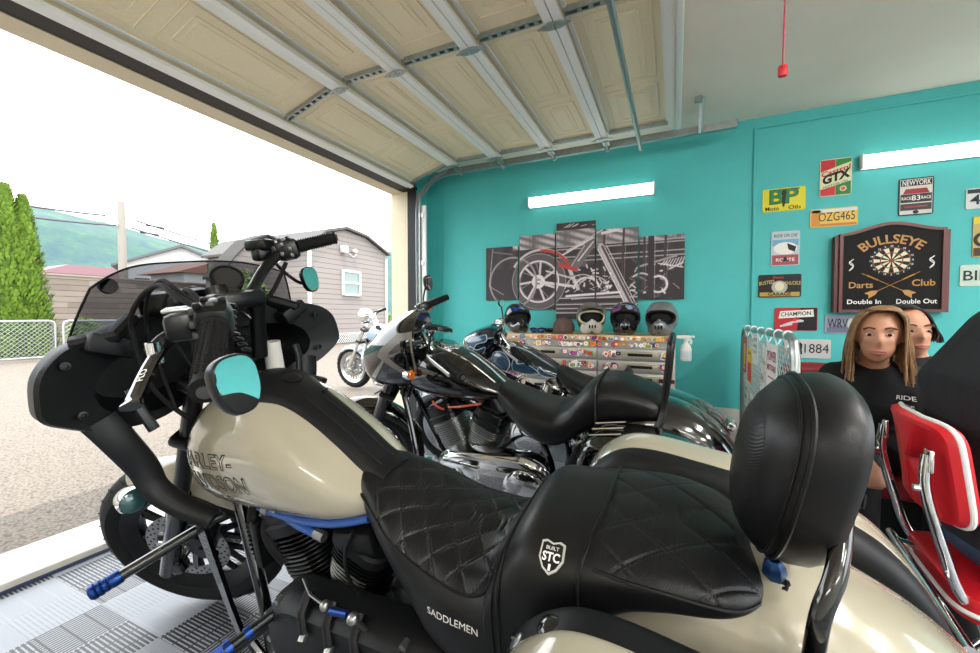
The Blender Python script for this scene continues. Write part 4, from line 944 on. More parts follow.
# ------------------------------------------------------------------ the other motorcycles
def drape_geo(bvh, pts, parent, m_, name, org, xd, yd, ray, lift, edge=.02):
    b = bmesh.new(); o, xd, yd = Vector(org), Vector(xd), Vector(yd); vs = [b.verts.new(o+xd*p[0]+yd*p[1]) for p in pts]; b.faces.new(vs); bmesh.ops.triangulate(b, faces=b.faces[:])
    for _ in range(5):
        ed = [e for e in b.edges if e.calc_length() > edge]
        if ed: bmesh.ops.subdivide_edges(b, edges=ed, cuts=1); bmesh.ops.triangulate(b, faces=b.faces[:])
    ray = Vector(ray).normalized(); bad = []
    for v in b.verts:
        h = bvh.ray_cast(v.co-ray*.4, ray)
        if h[0]: v.co = h[0]-ray*lift
        else: bad.append(v)
    bmesh.ops.delete(b, geom=bad, context='VERTS'); mb = MB(); mb.bm(b); return mb.build(name, m_, parent, 30, fix=False)
def tail_u(P): return P['fender'][-1][0]
def cruiser(P, label, loc, hd, lean, group):
    t = thing('motorcycle', label, 'motorcycle', loc, (-lean, 0, R(hd)), group)
    rake = R(P.get('rake', 30)); T, a = steer_T(P['ground_u'], rake, R(P['steer'])); ax = P['axle']
    wheel(t, T @ Matrix.Translation(ax), ax[2], P.get('fw', .11), ax[2]*.73, 'front_wheel', P.get('nsp', 9), P.get('rim'), disc_r=.145, seg=44, spoke_w=P.get('spoke_w', .024))
    wheel(t, Matrix.Translation((P['rear_u'], 0, .32)), .32, .17, .215, 'rear_wheel', 7, P.get('rim'), disc=(-1,), seg=36)
    fork(t, T, ax, rake, P['clamp_z'], .105, P['fork_m'], P['fork_m'], P.get('fork_r', .026))
    m = MB(T); rg = []
    for k in range(20):
        an = R(45+k*6.3); c = V(ax[0]+math.cos(an)*(ax[2]+.018), 0, ax[2]+math.sin(an)*(ax[2]+.018)); d = V(math.cos(an), 0, math.sin(an)); wq = .07*min(1, .6+k*.08, .6+(19-k)*.08)
        arc = [(math.sin(q)*wq, (math.cos(q)-1)*.05) for q in [R(-95+19*j) for j in range(11)]]
        rg.append([c+V(0, p[0], 0)+d*p[1] for p in arc]+[c+V(0, p[0]*.95, 0)+d*(p[1]-.005) for p in arc[::-1]])
    m.rings(rg); m.build('front_fender', P['paint'], t)
    tk = dim_loft(P['tank'], 0, 'fuel_tank', P['paint'], t, n=40, p=2.3, nu=44); bt = bvh_of(tk)
    lo, hi = P['tank'][0][0], P['tank'][-1][0]
    c = bt.ray_cast(V(lo+(hi-lo)*.55, -.02, 2), V(0, 0, -1))[0]
    if c: m = MB(); m.lathe([(.028, -.006), (.028, .006), (.020, .012), (.001, .013)], c, (-.3, 0, .95), 22); m.build('fuel_cap', M_CHROME, tk)
    st = dim_loft(P['seat'], 0, 'seat', M_LEA, t, n=48, p=3, nu=70, smooth=50)
    dim_loft(P['fender'], 0, 'rear_fender', P['paint'], t, n=32, p=2.5, nu=36)
    v_engine(t, P['crank'], P['fin'], P['case'], P['case'], P['rocker'])
    cu, cz = P['crank'][0], P['crank'][2]
    primary(t, (cu+.01, cz+.06), .13, (cu-.36, cz+.06), .155, .09, .185, P['primary'], M_ALU)
    m = MB()
    for s in (-1, 1):
        hu = ax[0]-.30; m.tube([(hu, s*.035, .80), (hu-.07, s*.07, .58), (cu+.27, s*.13, .3), (cu+.22, s*.15, .16), (cu+.1, s*.15, .12), (cu-.28, s*.15, .12), (cu-.44, s*.15, .22), (cu-.50, s*.14, .44), (cu-.42, s*.1, .62)], .017, n=10, smooth=4)
        m.tube([(cu-.5, s*.12, .36), (P['rear_u'], s*.12, .32)], .024, n=8)
    m.cyl((hu, 0, .70), (hu-.11, 0, .90), .036, n=16); m.tube([(hu-.04, 0, .78), (cu, 0, .66), (cu-.42, 0, .6)], .02, n=8); m.build('frame', P.get('frame_m', M_BLACK), t)
    m = MB(); m.tube([(cu-.1, -.15, .32), (cu-.35, -.2, .2), (.1, -.21, .2), (-.4, -.21, .24)], lambda q: .03+.016*min(1, q*3), n=12, smooth=5); m.build('exhaust', P.get('pipe', M_CHROME), t)
    bl, br = [V(*p) for p in P['bar_left']], [V(*p) for p in P['bar_right']]
    m = MB(); m.tube(bl[::-1]+br[1:], P.get('bar_r', .014), n=12, smooth=6)
    for v in (-.04, .04): m.tube([(P['clamp'][0]+.02, v, P['clamp_z']-.02), bl[0]+V(0, v, 0)], .018, n=10)
    m.build('handlebar', P.get('bar_m', M_CHROME), t)
    for q in (bl, br):
        grip(q[-2], q[-1], 'grip', t, .018); d = (q[-1]-q[-2]).normalized(); m = MB(); m.box(q[-2]-d*.03, (.055, .06, .07), rot=d.to_track_quat('Z', 'Y').to_matrix(), bev=.015); m.build('switch_housing', P.get('ctl', M_SATIN), t)
        f = V(.075, 0, .0); m = MB(); m.tube([q[-2]-d*.02+f*.4, q[-2]+f, q[-1]+f*.8-d*.01], lambda k: (.010, .005), n=8, smooth=4); m.build('control_lever', P.get('ctl2', M_ALU), t)
    for mm in P['mirrors']: mirror(t, *mm)
    for p in P.get('signals', ()):
        m = MB(); m.lathe([(.004, -.05), (.022, -.035), (.028, 0), (.026, .006)], p, (-1, 0, 0), 18); m.cyl(p, Vector(p)+V(.0, -math.copysign(.07, p[1]), -.01), .008, n=8); s_ = m.build('turn_signal', M_CHROME, t)
        m = MB(); m.lathe([(.026, .005), (.018, .014), (.001, .017)], p, (-1, 0, 0), 18); m.build('signal_lens', M_AMBER, s_)
    m = MB(); u, z = P['tail']; m.box((u, 0, z), (.05, .09, .05), bev=.015); m.build('tail_light', M_REDL, t)
    m = MB(); m.tube([(cu-.05, .14, .14), (cu, .26, .09), (cu+.06, .36, .36*math.tan(lean)+.008)], .012, n=8); m.build('kickstand', M_SATIN, t)
    for s in (-1, 1): m = MB(); m.cyl((cu+.12, s*.14, .34), (cu+.14, s*.30, .33), .016, n=10); m.build('foot_peg', M_RUBBER, t)
    return t, tk, bt, T
# black one in the middle
P2 = dict(ground_u=1.74, steer=24, axle=(1.60, 0, .335), rear_u=.05, clamp_z=.98, clamp=(1.12, 0), fork_m=M_BLACK, fork_r=.034, paint=M_BLACK, rim=M_SATIN, nsp=9,
    tank=[(.60, .06, .78, .76), (.66, .10, .825, .745), (.74, .135, .885, .73), (.85, .16, .955, .72), (.97, .172, 1.0, .725), (1.07, .17, 1.02, .735), (1.15, .15, .98, .75), (1.20, .11, .92, .775), (1.225, .05, .86, .81)],
    seat=[(.70, .02, .80, .78), (.68, .075, .825, .745), (.60, .12, .80, .67), (.52, .155, .765, .61), (.44, .175, .742, .575), (.36, .182, .735, .57), (.30, .182, .765, .60), (.24, .18, .835, .64), (.18, .172, .882, .67), (.10, .165, .895, .70), (.0, .155, .865, .725), (-.07, .14, .835, .735), (-.10, .10, .81, .745), (-.115, .05, .795, .76)],
    fender=[(.22, .10, .66, .45), (.12, .14, .75, .44), (.0, .15, .80, .44), (-.11, .15, .805, .44), (-.22, .148, .762, .43), (-.30, .142, .70, .40), (-.36, .13, .62, .38), (-.40, .115, .54, .36), (-.42, .09, .48, .36)],
    crank=(.875, 0, .30), fin=M_ALU, case=M_SATIN, rocker=M_SATIN, primary=M_CHROME, tail=(-.41, .55),
    bar_left=[(1.12, 0, 1.075), (1.06, .10, 1.07), (.95, .19, 1.03), (.86, .255, 1.00), (.66, .40, .962)], bar_right=[(1.12, 0, 1.075), (1.17, -.08, 1.09), (1.25, -.15, 1.15), (1.265, -.24, 1.185), (1.20, -.38, 1.222)],
    mirrors=[((1.335, -.385, 1.315), (-1.00, -0.02, 0.04), .085, .10, [(1.36, -.36, 1.26), (1.33, -.30, 1.21), (1.26, -.25, 1.19)], 'mirror', .3), ((.79, .36, 1.150), (.12, .25, -1.0), .15, .105, [(.85, .33, 1.12), (.90, .28, 1.05), (.89, .25, 1.01)], 'mirror', .1)],
    signals=[(1.09, .20, .885), (1.31, -.33, 1.165)])
b2, tk2, bt2, T2 = cruiser(P2, 'glossy black motorcycle between the cream one and the flamed blue one', (-.125, 2.0, 0), 178, .15, 'motorcycles parked in the garage')
FR2 = [(1.13, .205, 1.18, .85), (1.18, .215, 1.185, .795), (1.26, .20, 1.165, .78), (1.34, .175, 1.125, .785), (1.42, .13, 1.06, .80), (1.47, .085, 1.015, .84), (1.495, .04, .97, .89), (1.50, .01, .94, .92)]
mb = dim_loft(FR2, 0, None, None, None, n=40, p=2.5, nu=40); f2 = MB(Matrix.Translation((0, 0, 0))); f2.v = [T2 @ v for v in mb.v]; f2.f = mb.f; f2.mi = mb.mi; f2.cols = mb.cols
fa2 = f2.build('fairing', M_BLACK, b2, 50); bf2 = bvh_of(fa2)
for s in (1, -1):
    o = T2 @ V(1.2, s*.4, .98); xd = T2.to_3x3() @ V(1, 0, 0); yd = T2.to_3x3() @ V(0, 0, 1); ry = T2.to_3x3() @ V(0, -s, 0)
    drape_geo(bf2, [(-.06, .16), (.02, .155), (.13, .075), (.15, .04), (.06, -.02), (-.05, -.10), (-.06, -.04)], fa2, mat('grey_screen_trim', '6d675f', .35), 'screen_trim', o, xd, yd, ry, .003)
    drape_geo(bf2, [(-.05, .13), (.0, .125), (.075, .065), (.085, .045), (.03, .0), (-.045, -.06), (-.05, -.02)], fa2, M_BLACK, 'side_window', o, xd, yd, ry, .006)
m = MB(T2); m.lathe([(.07, 0), (.065, .02), (.001, .035)], (1.475, 0, .93), (1, 0, 0), 24); m.build('headlamp', mat('lamp_glass'), fa2)
m = MB(); m.tube([bt2.ray_cast(V(.68+.04*i, .062, 2), V(0, 0, -1))[0] for i in range(12)]+[bt2.ray_cast(V(1.12-.04*i, -.062, 2), V(0, 0, -1))[0] for i in range(12)], .005, n=6); m.build('console_trim', M_CHROME, tk2)
m = MB(); c = bt2.ray_cast(V(.98, 0, 2), V(0, 0, -1))[0]; m.lathe([(.05, -.01), (.05, .012), (.045, .016), (.001, .016)], c, (-.25, 0, .95), 28); m.build('gauge', M_CHROME, tk2)
m = MB(); m.tube([(.165, .176, .66), (.165, .175, .78), (.165, .15, .868), (.165, 0, .889), (.165, -.15, .868), (.165, -.175, .78)], lambda q: (.012, .005), n=8, smooth=6); m.build('seat_strap', M_LEA, b2.children[[c.name.split('.')[0] for c in b2.children].index('seat')])
m = MB()
m.tube([(.10, .165, .70), (-.02, .165, .70), (-.075, .155, .74), (-.095, .12, .82), (-.115, .10, 1.03), (-.118, .07, 1.065), (-.12, 0, 1.075), (-.118, -.07, 1.065), (-.115, -.10, 1.03), (-.095, -.12, .82), (-.075, -.155, .74), (-.02, -.165, .70), (.10, -.165, .70)], .0135, n=10, smooth=6); m.build('sissy_bar', M_SATIN, b2)
B2 = [(.215, .06, .62, .50), (.20, .10, .68, .45), (.15, .115, .735, .42), (.06, .118, .755, .40), (-.06, .118, .755, .39), (-.18, .118, .73, .38), (-.28, .112, .68, .38), (-.34, .09, .62, .40), (-.355, .05, .58, .44)]
for s in (1, -1):
    b = dim_loft(B2, 0, 'saddlebag', M_BLACK, b2, n=36, p=4.5, ctr=s*.26, nu=34); m = MB()
    for dv in (-.06, 0, .06): m.tube([(.16, s*.26+dv, .742), (.04, s*.26+dv, .762)], .004, n=6)
    m.build('bag_trim', M_CHROME, b)
m = MB(); m.box((-.345, -.10, .68), (.035, .09, .035), rot=Matrix.Rotation(R(-25), 3, 'Y'), bev=.008); m.build('rear_signal', M_CHROME, b2)
m = MB(); m.box((-.44, 0, .47), (.02, .2, .11), rot=Matrix.Rotation(R(20), 3, 'Y'), bev=.004); m.build('plate_holder', M_SATIN, b2)
m = MB(); m.tube([(1.04, .10, .715), (1.0, .125, .70), (.96, .12, .685)], .006, n=6, smooth=5); m.tube([(.93, .12, .70), (.85, .13, .715), (.74, .11, .735)], .006, n=6, smooth=5); m.build('red_cable', mat('orange_wire', 'b8452a', .45), b2)
m = MB(); m.tube([(1.05, .16, .42), (1.06, .17, .30), (1.0, .19, .24), (.80, .20, .245)], .015, n=10, smooth=5); m.tube([(1.0, .18, .44), (.74, .19, .43)], .007, n=8); m.build('shift_tube', M_CHROME, b2)
for i in range(3): m = MB(); m.tube([(.96-.10*i, .17, .42), (.95-.10*i, .192, .37)], .012, n=8); m.build('cover_rib', M_ALU, b2)
# dark blue flamed one by the tool chest
M_NAVY = mat('navy_paint', '0a1220', .12, coat=1); M_FLAME = mat('flame_blue', '2c4a66', .12, coat=1); M_PIN = mat('pinstripe', '9fb2bf', .3)
P3 = dict(ground_u=1.60, steer=12, axle=(1.46, 0, .31), rear_u=.05, clamp_z=.95, clamp=(1.02, 0), fork_m=M_CHROME, paint=M_NAVY, rim=M_CHROME, nsp=9, fw=.10,
    tank=[(.54, .05, .77, .745), (.60, .09, .815, .745), (.70, .125, .875, .755), (.80, .145, .93, .765), (.90, .155, .962, .77), (.97, .15, .972, .775), (1.03, .13, .96, .80), (1.06, .09, .93, .84), (1.075, .04, .90, .865)],
    seat=[(.62, .03, .805, .785), (.60, .08, .825, .76), (.53, .12, .79, .69), (.45, .15, .755, .64), (.36, .165, .735, .62), (.28, .165, .745, .62), (.22, .15, .80, .64), (.18, .13, .835, .68), (.15, .06, .81, .73)],
    fender=[(.26, .08, .62, .45), (.18, .12, .67, .44), (.05, .13, .70, .44), (-.1, .13, .675, .43), (-.22, .125, .60, .40), (-.30, .11, .50, .36), (-.33, .08, .43, .34)],
    crank=(.78, 0, .32), fin=M_ALU, case=M_ALU, rocker=M_CHROME, primary=M_CHROME, tail=(-.31, .55), frame_m=M_NAVY,
    bar_left=[(1.0, 0, 1.03), (.97, .08, 1.03), (.90, .15, .99), (.84, .205, .965), (.70, .31, .91)], bar_right=[(1.0, 0, 1.03), (1.03, -.07, 1.04), (1.08, -.14, 1.08), (1.09, -.20, 1.085), (1.06, -.32, 1.095)],
    mirrors=[((1.135, -.30, 1.215), (-0.95, 0.25, 0.20), .07, .055, [(1.14, -.30, 1.16), (1.12, -.27, 1.10), (1.09, -.24, 1.085)], 'mirror', .2)], ctl=M_CHROME)
b3, tk3, bt3, T3 = cruiser(P3, 'dark blue motorcycle with flame pinstripes parked beside the stickered tool chest', (-.08, 2.68, 0), 178, .12, 'motorcycles parked in the garage')
FR3 = [(1.03, .15, 1.08, .98), (1.08, .16, 1.09, .93), (1.15, .155, 1.075, .89), (1.22, .13, 1.05, .875), (1.27, .08, 1.02, .90), (1.285, .03, .99, .94)]
mb = dim_loft(FR3, 0, None, None, None, n=36, p=2.6, nu=30); f3 = MB(); f3.v = [T3 @ v for v in mb.v]; f3.f = mb.f; f3.mi = mb.mi; f3.cols = mb.cols
fa3 = f3.build('fairing', M_NAVY, b3, 50); bf3 = bvh_of(fa3)
m = MB(T3); m.lathe([(.06, 0), (.055, .02), (.001, .03)], (1.265, 0, .955), (1, 0, 0), 22); m.build('headlamp', mat('lamp_glass'), fa3)
def flame(bv, par, pts, sgn, org, T=None):
    Q = spline([V(p[0], p[1], 0) for p in pts], 3, True); L = [(q.x, q.y) for q in Q]; M3 = T.to_3x3() if T else Matrix.Identity(3); o = (T @ V(*org)) if T else V(*org)
    xd, yd, ry = M3 @ V(1, 0, 0), M3 @ V(0, 0, 1), M3 @ V(0, -sgn, 0)
    drape_geo(bv, L, par, M_FLAME, 'flame_panel', o, xd, yd, ry, .0015); P = []
    for p in L:
        h = bv.ray_cast(o+xd*p[0]+yd*p[1]-ry*.2, ry)
        if h[0]: P.append(h[0]-ry*.002)
    if len(P) > 6: m = MB(); m.tube(P, .0032, n=5, closed=True); m.build('pinstripe', M_PIN, par)
for s in (1, -1):
    flame(bt3, tk3, [(1.03, .90), (1.0, .93), (.93, .92), (.89, .86), (.93, .80), (.99, .79), (1.03, .83)], s, (0, s*.3, 0))
    flame(bt3, tk3, [(.86, .90), (.84, .86), (.78, .86), (.70, .80), (.74, .785), (.84, .79), (.88, .82)], s, (0, s*.3, 0))
    flame(bt3, tk3, [(.70, .84), (.67, .81), (.60, .775), (.66, .77), (.71, .80)], s, (0, s*.3, 0))
    flame(bf3, fa3, [(1.24, 1.0), (1.20, 1.04), (1.13, 1.05), (1.08, 1.06), (1.08, 1.02), (1.15, 1.0), (1.19, .95)], s, (0, s*.3, 0), T3)
    flame(bf3, fa3, [(1.23, .95), (1.20, .98), (1.15, .96), (1.09, .98), (1.12, .93), (1.20, .905)], s, (0, s*.3, 0), T3)
# one standing outside by the corner of the garage
P4 = dict(P2); P4.update(steer=0, paint=mat('pale_blue_paint', '8fa0b4', .12, coat=1), fork_m=M_CHROME, rim=M_ALU, primary=M_CHROME, nsp=10, spoke_w=.018, fork_r=.026, mirrors=[], signals=[], tail=(-.41, .55), case=M_ALU)
b4, tk4, bt4, T4 = cruiser(P4, 'chrome and pale blue motorcycle standing outside in the sun by the door jamb', (-3.02, 5.0, 0), 181, .1, None)
h = MB(T4); h.lathe([(.001, -.16), (.05, -.155), (.098, -.11), (.12, -.04), (.125, 0), (.12, .01), (.001, .035)], (1.33, 0, 1.14), (1, 0, -.05), 26); hl = h.build('headlight_bucket', M_CHROME, b4)
h = MB(T4); h.box((1.33, 0, 1.0), (.08, .07, .14), bev=.02); h.build('headlight_bracket', M_CHROME, hl)

# ================================================================== THINGS IN THE GARAGE
# --- five-part canvas print: an invented chopper in a dark shed, rasterised to face colours
import numpy as np
def picture():
    W, Hh = 376, 190; xs = np.linspace(-1.80, .066, W); zs = np.linspace(1.10, 2.04, Hh); X, Z = np.meshgrid(xs, zs); rng = np.random.default_rng(4)
    I = np.full(X.shape, .022)
    I += .016*(np.sin(X*37)*np.sin(X*11)+1)*(Z > 1.62)
    pl = (np.floor(X/.05)*12.9898 % 1.7)/1.7
    bk = (Z > 1.80)*(Z < 1.96)*(X > -1.5); I = np.where(bk, .16+.42*np.abs(np.sin(np.floor(X/.035)*78.2))*(.5+.5*np.sin(Z*90+X*30)), I)
    def line(x0, z0, x1, z1, w, v):
        nonlocal I
        d = np.array([x1-x0, z1-z0]); L = d@d; t = np.clip(((X-x0)*d[0]+(Z-z0)*d[1])/L, 0, 1); D = np.hypot(X-x0-t*d[0], Z-z0-t*d[1]); a = np.clip((w-D)/.006, 0, 1); I = I*(1-a)+v*a
    def ring(cx, cz, r, w, v, a0=-9, a1=9):
        nonlocal I
        D = np.abs(np.hypot(X-cx, Z-cz)-r); an = np.arctan2(Z-cz, X-cx); a = np.clip((w-D)/.006, 0, 1)*((an > a0) & (an < a1)); I = I*(1-a)+v*a
    for z in (1.66, 1.70, 1.775, 1.80): line(-1.05, z, .06, z+.01, .008, .42)
    for x in (-.62, -.45, -.27, -.10): line(x, 1.35, x+.02, 1.95, .012, .05); line(x+.02, 1.35, x+.04, 1.95, .004, .35)
    for z in (1.17, 1.21, 1.25, 1.31): line(-1.06, z, -.3, z+.005, .008, .5); line(-1.06, z+.015, -.3, z+.02, .004, .2)
    # chopper: fat rear wheel on the left, long fork to the right
    ring(-1.23, 1.48, .235, .038, .10); ring(-1.23, 1.48, .272, .005, .5); ring(-1.23, 1.48, .20, .010, .75); ring(-1.23, 1.48, .185, .006, .25)
    for k in range(7):
        a = k*2*math.pi/7+.3; line(-1.23+.03*math.cos(a), 1.48+.03*math.sin(a), -1.23+.185*math.cos(a+.25), 1.48+.185*math.sin(a+.25), .013, .62)
        line(-1.23+.05*math.cos(a), 1.48+.05*math.sin(a), -1.23+.18*math.cos(a+.5), 1.48+.18*math.sin(a+.5), .006, .3)
    ring(-1.23, 1.48, .05, .02, .7); ring(-1.50, 1.48, .25, .012, .3, -3.2, 3.2); ring(-1.20, 1.46, .33, .014, .55, .4, 2.6)
    line(-1.76, 1.45, -1.72, 1.83, .006, .45); line(-1.72, 1.80, -1.5, 1.76, .008, .2); line(-1.76, 1.45, -1.60, 1.36, .006, .4)
    line(-1.23, 1.48, -.88, 1.42, .016, .66); line(-1.15, 1.58, -.9, 1.5, .010, .6); line(-.92, 1.58, -.84, 1.40, .02, .55)
    line(-1.0, 1.67, -.78, 1.63, .03, .12); line(-.86, 1.63, -.72, 1.82, .05, .16); line(-.84, 1.66, -.70, 1.83, .008, .8); line(-.90, 1.62, -.78, 1.80, .006, .6)
    for k in range(60):
        x, z = rng.uniform(-.93, -.52), rng.uniform(1.36, 1.60); line(x, z, x+rng.uniform(-.05, .05), z+rng.uniform(-.04, .04), rng.uniform(.004, .011), rng.choice([.05, .3, .6, .85]))
    ring(-.76, 1.38, .12, .012, .7, .2, 3.0); ring(-.70, 1.36, .15, .008, .5, .2, 3.0); ring(-.80, 1.36, .17, .006, .8, .3, 2.9); line(-.95, 1.33, -.45, 1.36, .013, .72); line(-.9, 1.30, -.4, 1.33, .007, .5)
    line(-.63, 1.78, -.33, 1.16, .030, .55); line(-.62, 1.78, -.32, 1.16, .014, .08); line(-.66, 1.76, -.38, 1.18, .008, .8); line(-.58, 1.78, -.30, 1.20, .006, .7)
    line(-1.0, 1.72, -.70, 1.87, .010, .75); line(-.95, 1.76, -.62, 1.93, .008, .6); line(-.62, 1.90, -.48, 1.92, .016, .7); line(-.60, 1.94, -.45, 1.90, .008, .85)
    for k in range(70):
        x, z = rng.uniform(-.36, -.02), rng.uniform(1.25, 1.62); line(x, z, x+rng.uniform(-.06, .06), z+rng.uniform(-.05, .05), rng.uniform(.003, .012), rng.choice([.03, .1, .4, .75]))
    line(-.30, 1.58, .0, 1.66, .012, .35); ring(-.14, 1.42, .07, .012, .75); ring(-.28, 1.42, .10, .010, .6, .0, 2.4); line(-.14, 1.60, .05, 1.56, .008, .7); line(-.05, 1.55, .05, 1.60, .01, .6)
    for k in range(8): line(-.12+.022*k, 1.585-.002*k, -.09+.022*k, 1.62+.004*k, .006, .8)
    line(-.20, 1.3, -.20, 1.95, .028, .03); line(-.17, 1.3, -.17, 1.95, .004, .55)
    for k in range(9): x = rng.uniform(-1.0, -.70); line(x, 1.985, x+.05, 2.0+rng.uniform(-.01, .02), .005, .7)
    I = np.clip(1.25*I**1.12*(1+rng.normal(0, .10, I.shape)), .02, .95)
    Rr, Gg, Bb = I*.80+.012, I*.72+.006, I*.74+.010
    red = np.zeros_like(I)
    D = np.hypot(X+1.20, Z-1.46); a = np.arctan2(Z-1.46, X+1.20); red = ((np.abs(D-.322) < .014) & (a > .45) & (a < 1.6)) | ((np.abs(Z-1.62+(X+.98)*.35) < .02) & (X > -1.03) & (X < -.84))
    Rr = np.where(red, .42, Rr); Gg = np.where(red, .045, Gg); Bb = np.where(red, .04, Bb)
    return xs, zs, Rr, Gg, Bb
pxs, pzs, PR, PG, PB = picture()
def panel(x0, x1, z0, z1, label):
    t = thing('canvas_print', label, 'wall art', ((x0+x1)/2, Y1, (z0+z1)/2), group='canvas prints of one motorcycle picture'); m = MB(); m.box((0, -.012, 0), (x1-x0, .022, z1-z0)); m.build('canvas_frame', mat('canvas_edge', '3a3133', .8), t)
    f = MB(); i0, i1 = np.searchsorted(pxs, x0), np.searchsorted(pxs, x1); k0, k1 = np.searchsorted(pzs, z0), np.searchsorted(pzs, z1); nx, nz = max(2, i1-i0), max(2, k1-k0)
    ids = [[f.av((x0-(x0+x1)/2+(x1-x0)*i/nx, -.0245, z0-(z0+z1)/2+(z1-z0)*k/nz)) for k in range(nz+1)] for i in range(nx+1)]
    for i in range(nx):
        for k in range(nz):
            a, b = min(len(pzs)-1, k0+k), min(len(pxs)-1, i0+i); f.col = (PR[a, b], PG[a, b], PB[a, b], 1); f.af((ids[i][k], ids[i+1][k], ids[i+1][k+1], ids[i][k+1]))
    f.build('print', attr_mat('canvas_ink', .6, bump=(500, .1, .001)), t, smooth=0, fix=False)
panel(-1.797, -1.446, 1.304, 1.843, 'leftmost small canvas print, with the back of a pictured wheel')
panel(-1.425, -1.065, 1.206, 1.937, 'tall canvas print showing the big chrome rear wheel and red fender')
panel(-1.050, -.684, 1.114, 2.027, 'tallest middle canvas print showing the pictured engine and tank')
panel(-.672, -.308, 1.196, 1.935, 'canvas print showing the pictured long front fork')
panel(-.296, .065, 1.288, 1.843, 'rightmost small canvas print with dark shelves and tools')

# --- sticker-covered tool chest
TX0, TX1, TY0, TY1 = -1.60, .005, 3.30, 3.80
tc = thing('tool_chest', 'grey steel tool chest covered in stickers with a wooden top', 'tool chest', ((TX0+TX1)/2, (TY0+TY1)/2, 0)); cx, cy = (TX0+TX1)/2, (TY0+TY1)/2; TW = TX1-TX0
M_STEEL = mat('stainless_steel', 'a5a4a1', .4, .5, vary=(14, .08))
m = MB(); m.box((0, .012, .515), (TW-.004, TY1-TY0-.03, .83), bev=.006); m.build('body', M_STEEL, tc)
m = MB(); m.box((0, 0, .968), (TW, TY1-TY0, .046), bev=.004); wt = m.build('wooden_top', M_WOODTOP, tc)
rs = random.Random(11); PAL = ['d23b30', 'e8e4dc', 'f2f0ea', 'f2f0ea', '1c1c1e', '2a55a8', 'e9c33a', 'e27a35', 'd8d2c4', '6a9a4a', 'c94f7d', 'f2f0ea', '222428', 'b92d33']
def stickers(x0, x1, z0, z1, y, n, parent, name='stickers', big=1):
    m = MB()
    for i in range(n):
        w_ = rs.uniform(.030, .07)*big; h_ = min(z1-z0-.004, rs.uniform(.026, .05)*big); x = rs.uniform(x0+w_/2, x1-w_/2); z = rs.uniform(z0+h_/2, z1-h_/2); dy = y-.0008-i*.00012; k = rs.random(); rot = rs.uniform(-.25, .25)
        if k < .35: P = [(math.cos(2*PI*q/16)*h_/2, math.sin(2*PI*q/16)*h_/2) for q in range(16)]
        elif k < .55: P = [(-h_*.5, 0), (0, -h_*.5), (h_*.5, 0), (0, h_*.5)]
        elif k < .65: P = [(-h_*.5, -h_*.4), (h_*.5, -h_*.4), (0, h_*.5)]
        else: P = [(-w_/2, -h_/2), (w_/2, -h_/2), (w_/2, h_/2), (-w_/2, h_/2)]
        c_, s_ = math.cos(rot), math.sin(rot); base = rs.choice(PAL)
        for q, (kk, colr) in enumerate(((1, base), (.72, rs.choice(PAL)), (.34, rs.choice(PAL)))):
            m.col = lin(colr); ids = [m.av((x+(p[0]*c_-p[1]*s_)*kk, dy-q*.00004, z+(p[0]*s_+p[1]*c_)*kk*(.55 if q == 2 else 1))) for p in P]; m.af(ids)
    return m.build(name, attr_mat('sticker_ink', .35), parent, smooth=0, fix=False)
YF = TY0-cy
stickers(-TW/2+.03, TW/2-.02, .948, .989, YF-.0005, 76, wt, 'stickers', .8)
m = MB(); m.box((0, YF+.016, .918), (TW-.004, .012, .052)); bd = m.build('top_rail', M_STEEL, tc); stickers(-TW/2+.04, TW/2-.02, .893, .944, YF+.010, 64, bd, 'stickers', .9)
cols = ((-TW/2+.012, -.565-cx-.005), (-.565-cx+.005, TW/2-.035)); 
for r_ in range(8):
    zt = .888-.0935*r_; zb = zt-.088
    for ci, (xa, xb) in enumerate(cols):
        m = MB(); m.box(((xa+xb)/2, YF+.012, (zt+zb)/2), (xb-xa, .02, zt-zb), bev=.004); d = m.build('drawer', M_STEEL, tc); xc = -1.0-cx if ci == 0 else -.245-cx
        q = MB(); q.box((xc, YF+.001, (zt+zb)/2+.001), (.25, .006, .056), bev=.008); q.box((xc, YF-.004, (zt+zb)/2+.024), (.24, .012, .008), bev=.003); hd_ = q.build('handle', mat('handle_beige', 'b3ab99', .35, .5), d)
        q = MB(); q.box((xc, YF-.003, (zt+zb)/2), (.18, .004, .022), bev=.006); q.build('handle_recess', M_DARK, hd_)
        if r_ < 6:
            stickers(xa+.02, xc-.14, zb+.012, zt-.012, YF+.0015, 22 if ci else 40, d, 'stickers', .85); stickers(xc+.14, xb-.015, zb+.012, zt-.012, YF+.0015, 26, d, 'stickers', .85)
m = MB(); m.box((TW/2-.018, YF+.01, .5), (.03, .02, .80), bev=.004); m.build('corner_post', mat('grey_enamel', 'b8b6b2', .4), tc)
m = MB(); m.box((0, 0, .095), (TW-.01, TY1-TY0-.02, .03)); m.box((TW/2-.06, YF-.004, .655), (.11, .02, .03), bev=.006); m.build('base_rail', mat('dark_maroon', '4a1a22', .4), tc)
for x in (-TW/2+.08, TW/2-.08, 0):
    for y in (-.18, .18):
        q = MB(); q.cyl((x-.015, y, .04), (x+.015, y, .04), .04, n=18); q.box((x, y, .075), (.05, .05, .02)); q.build('caster', M_RUBBER, tc)
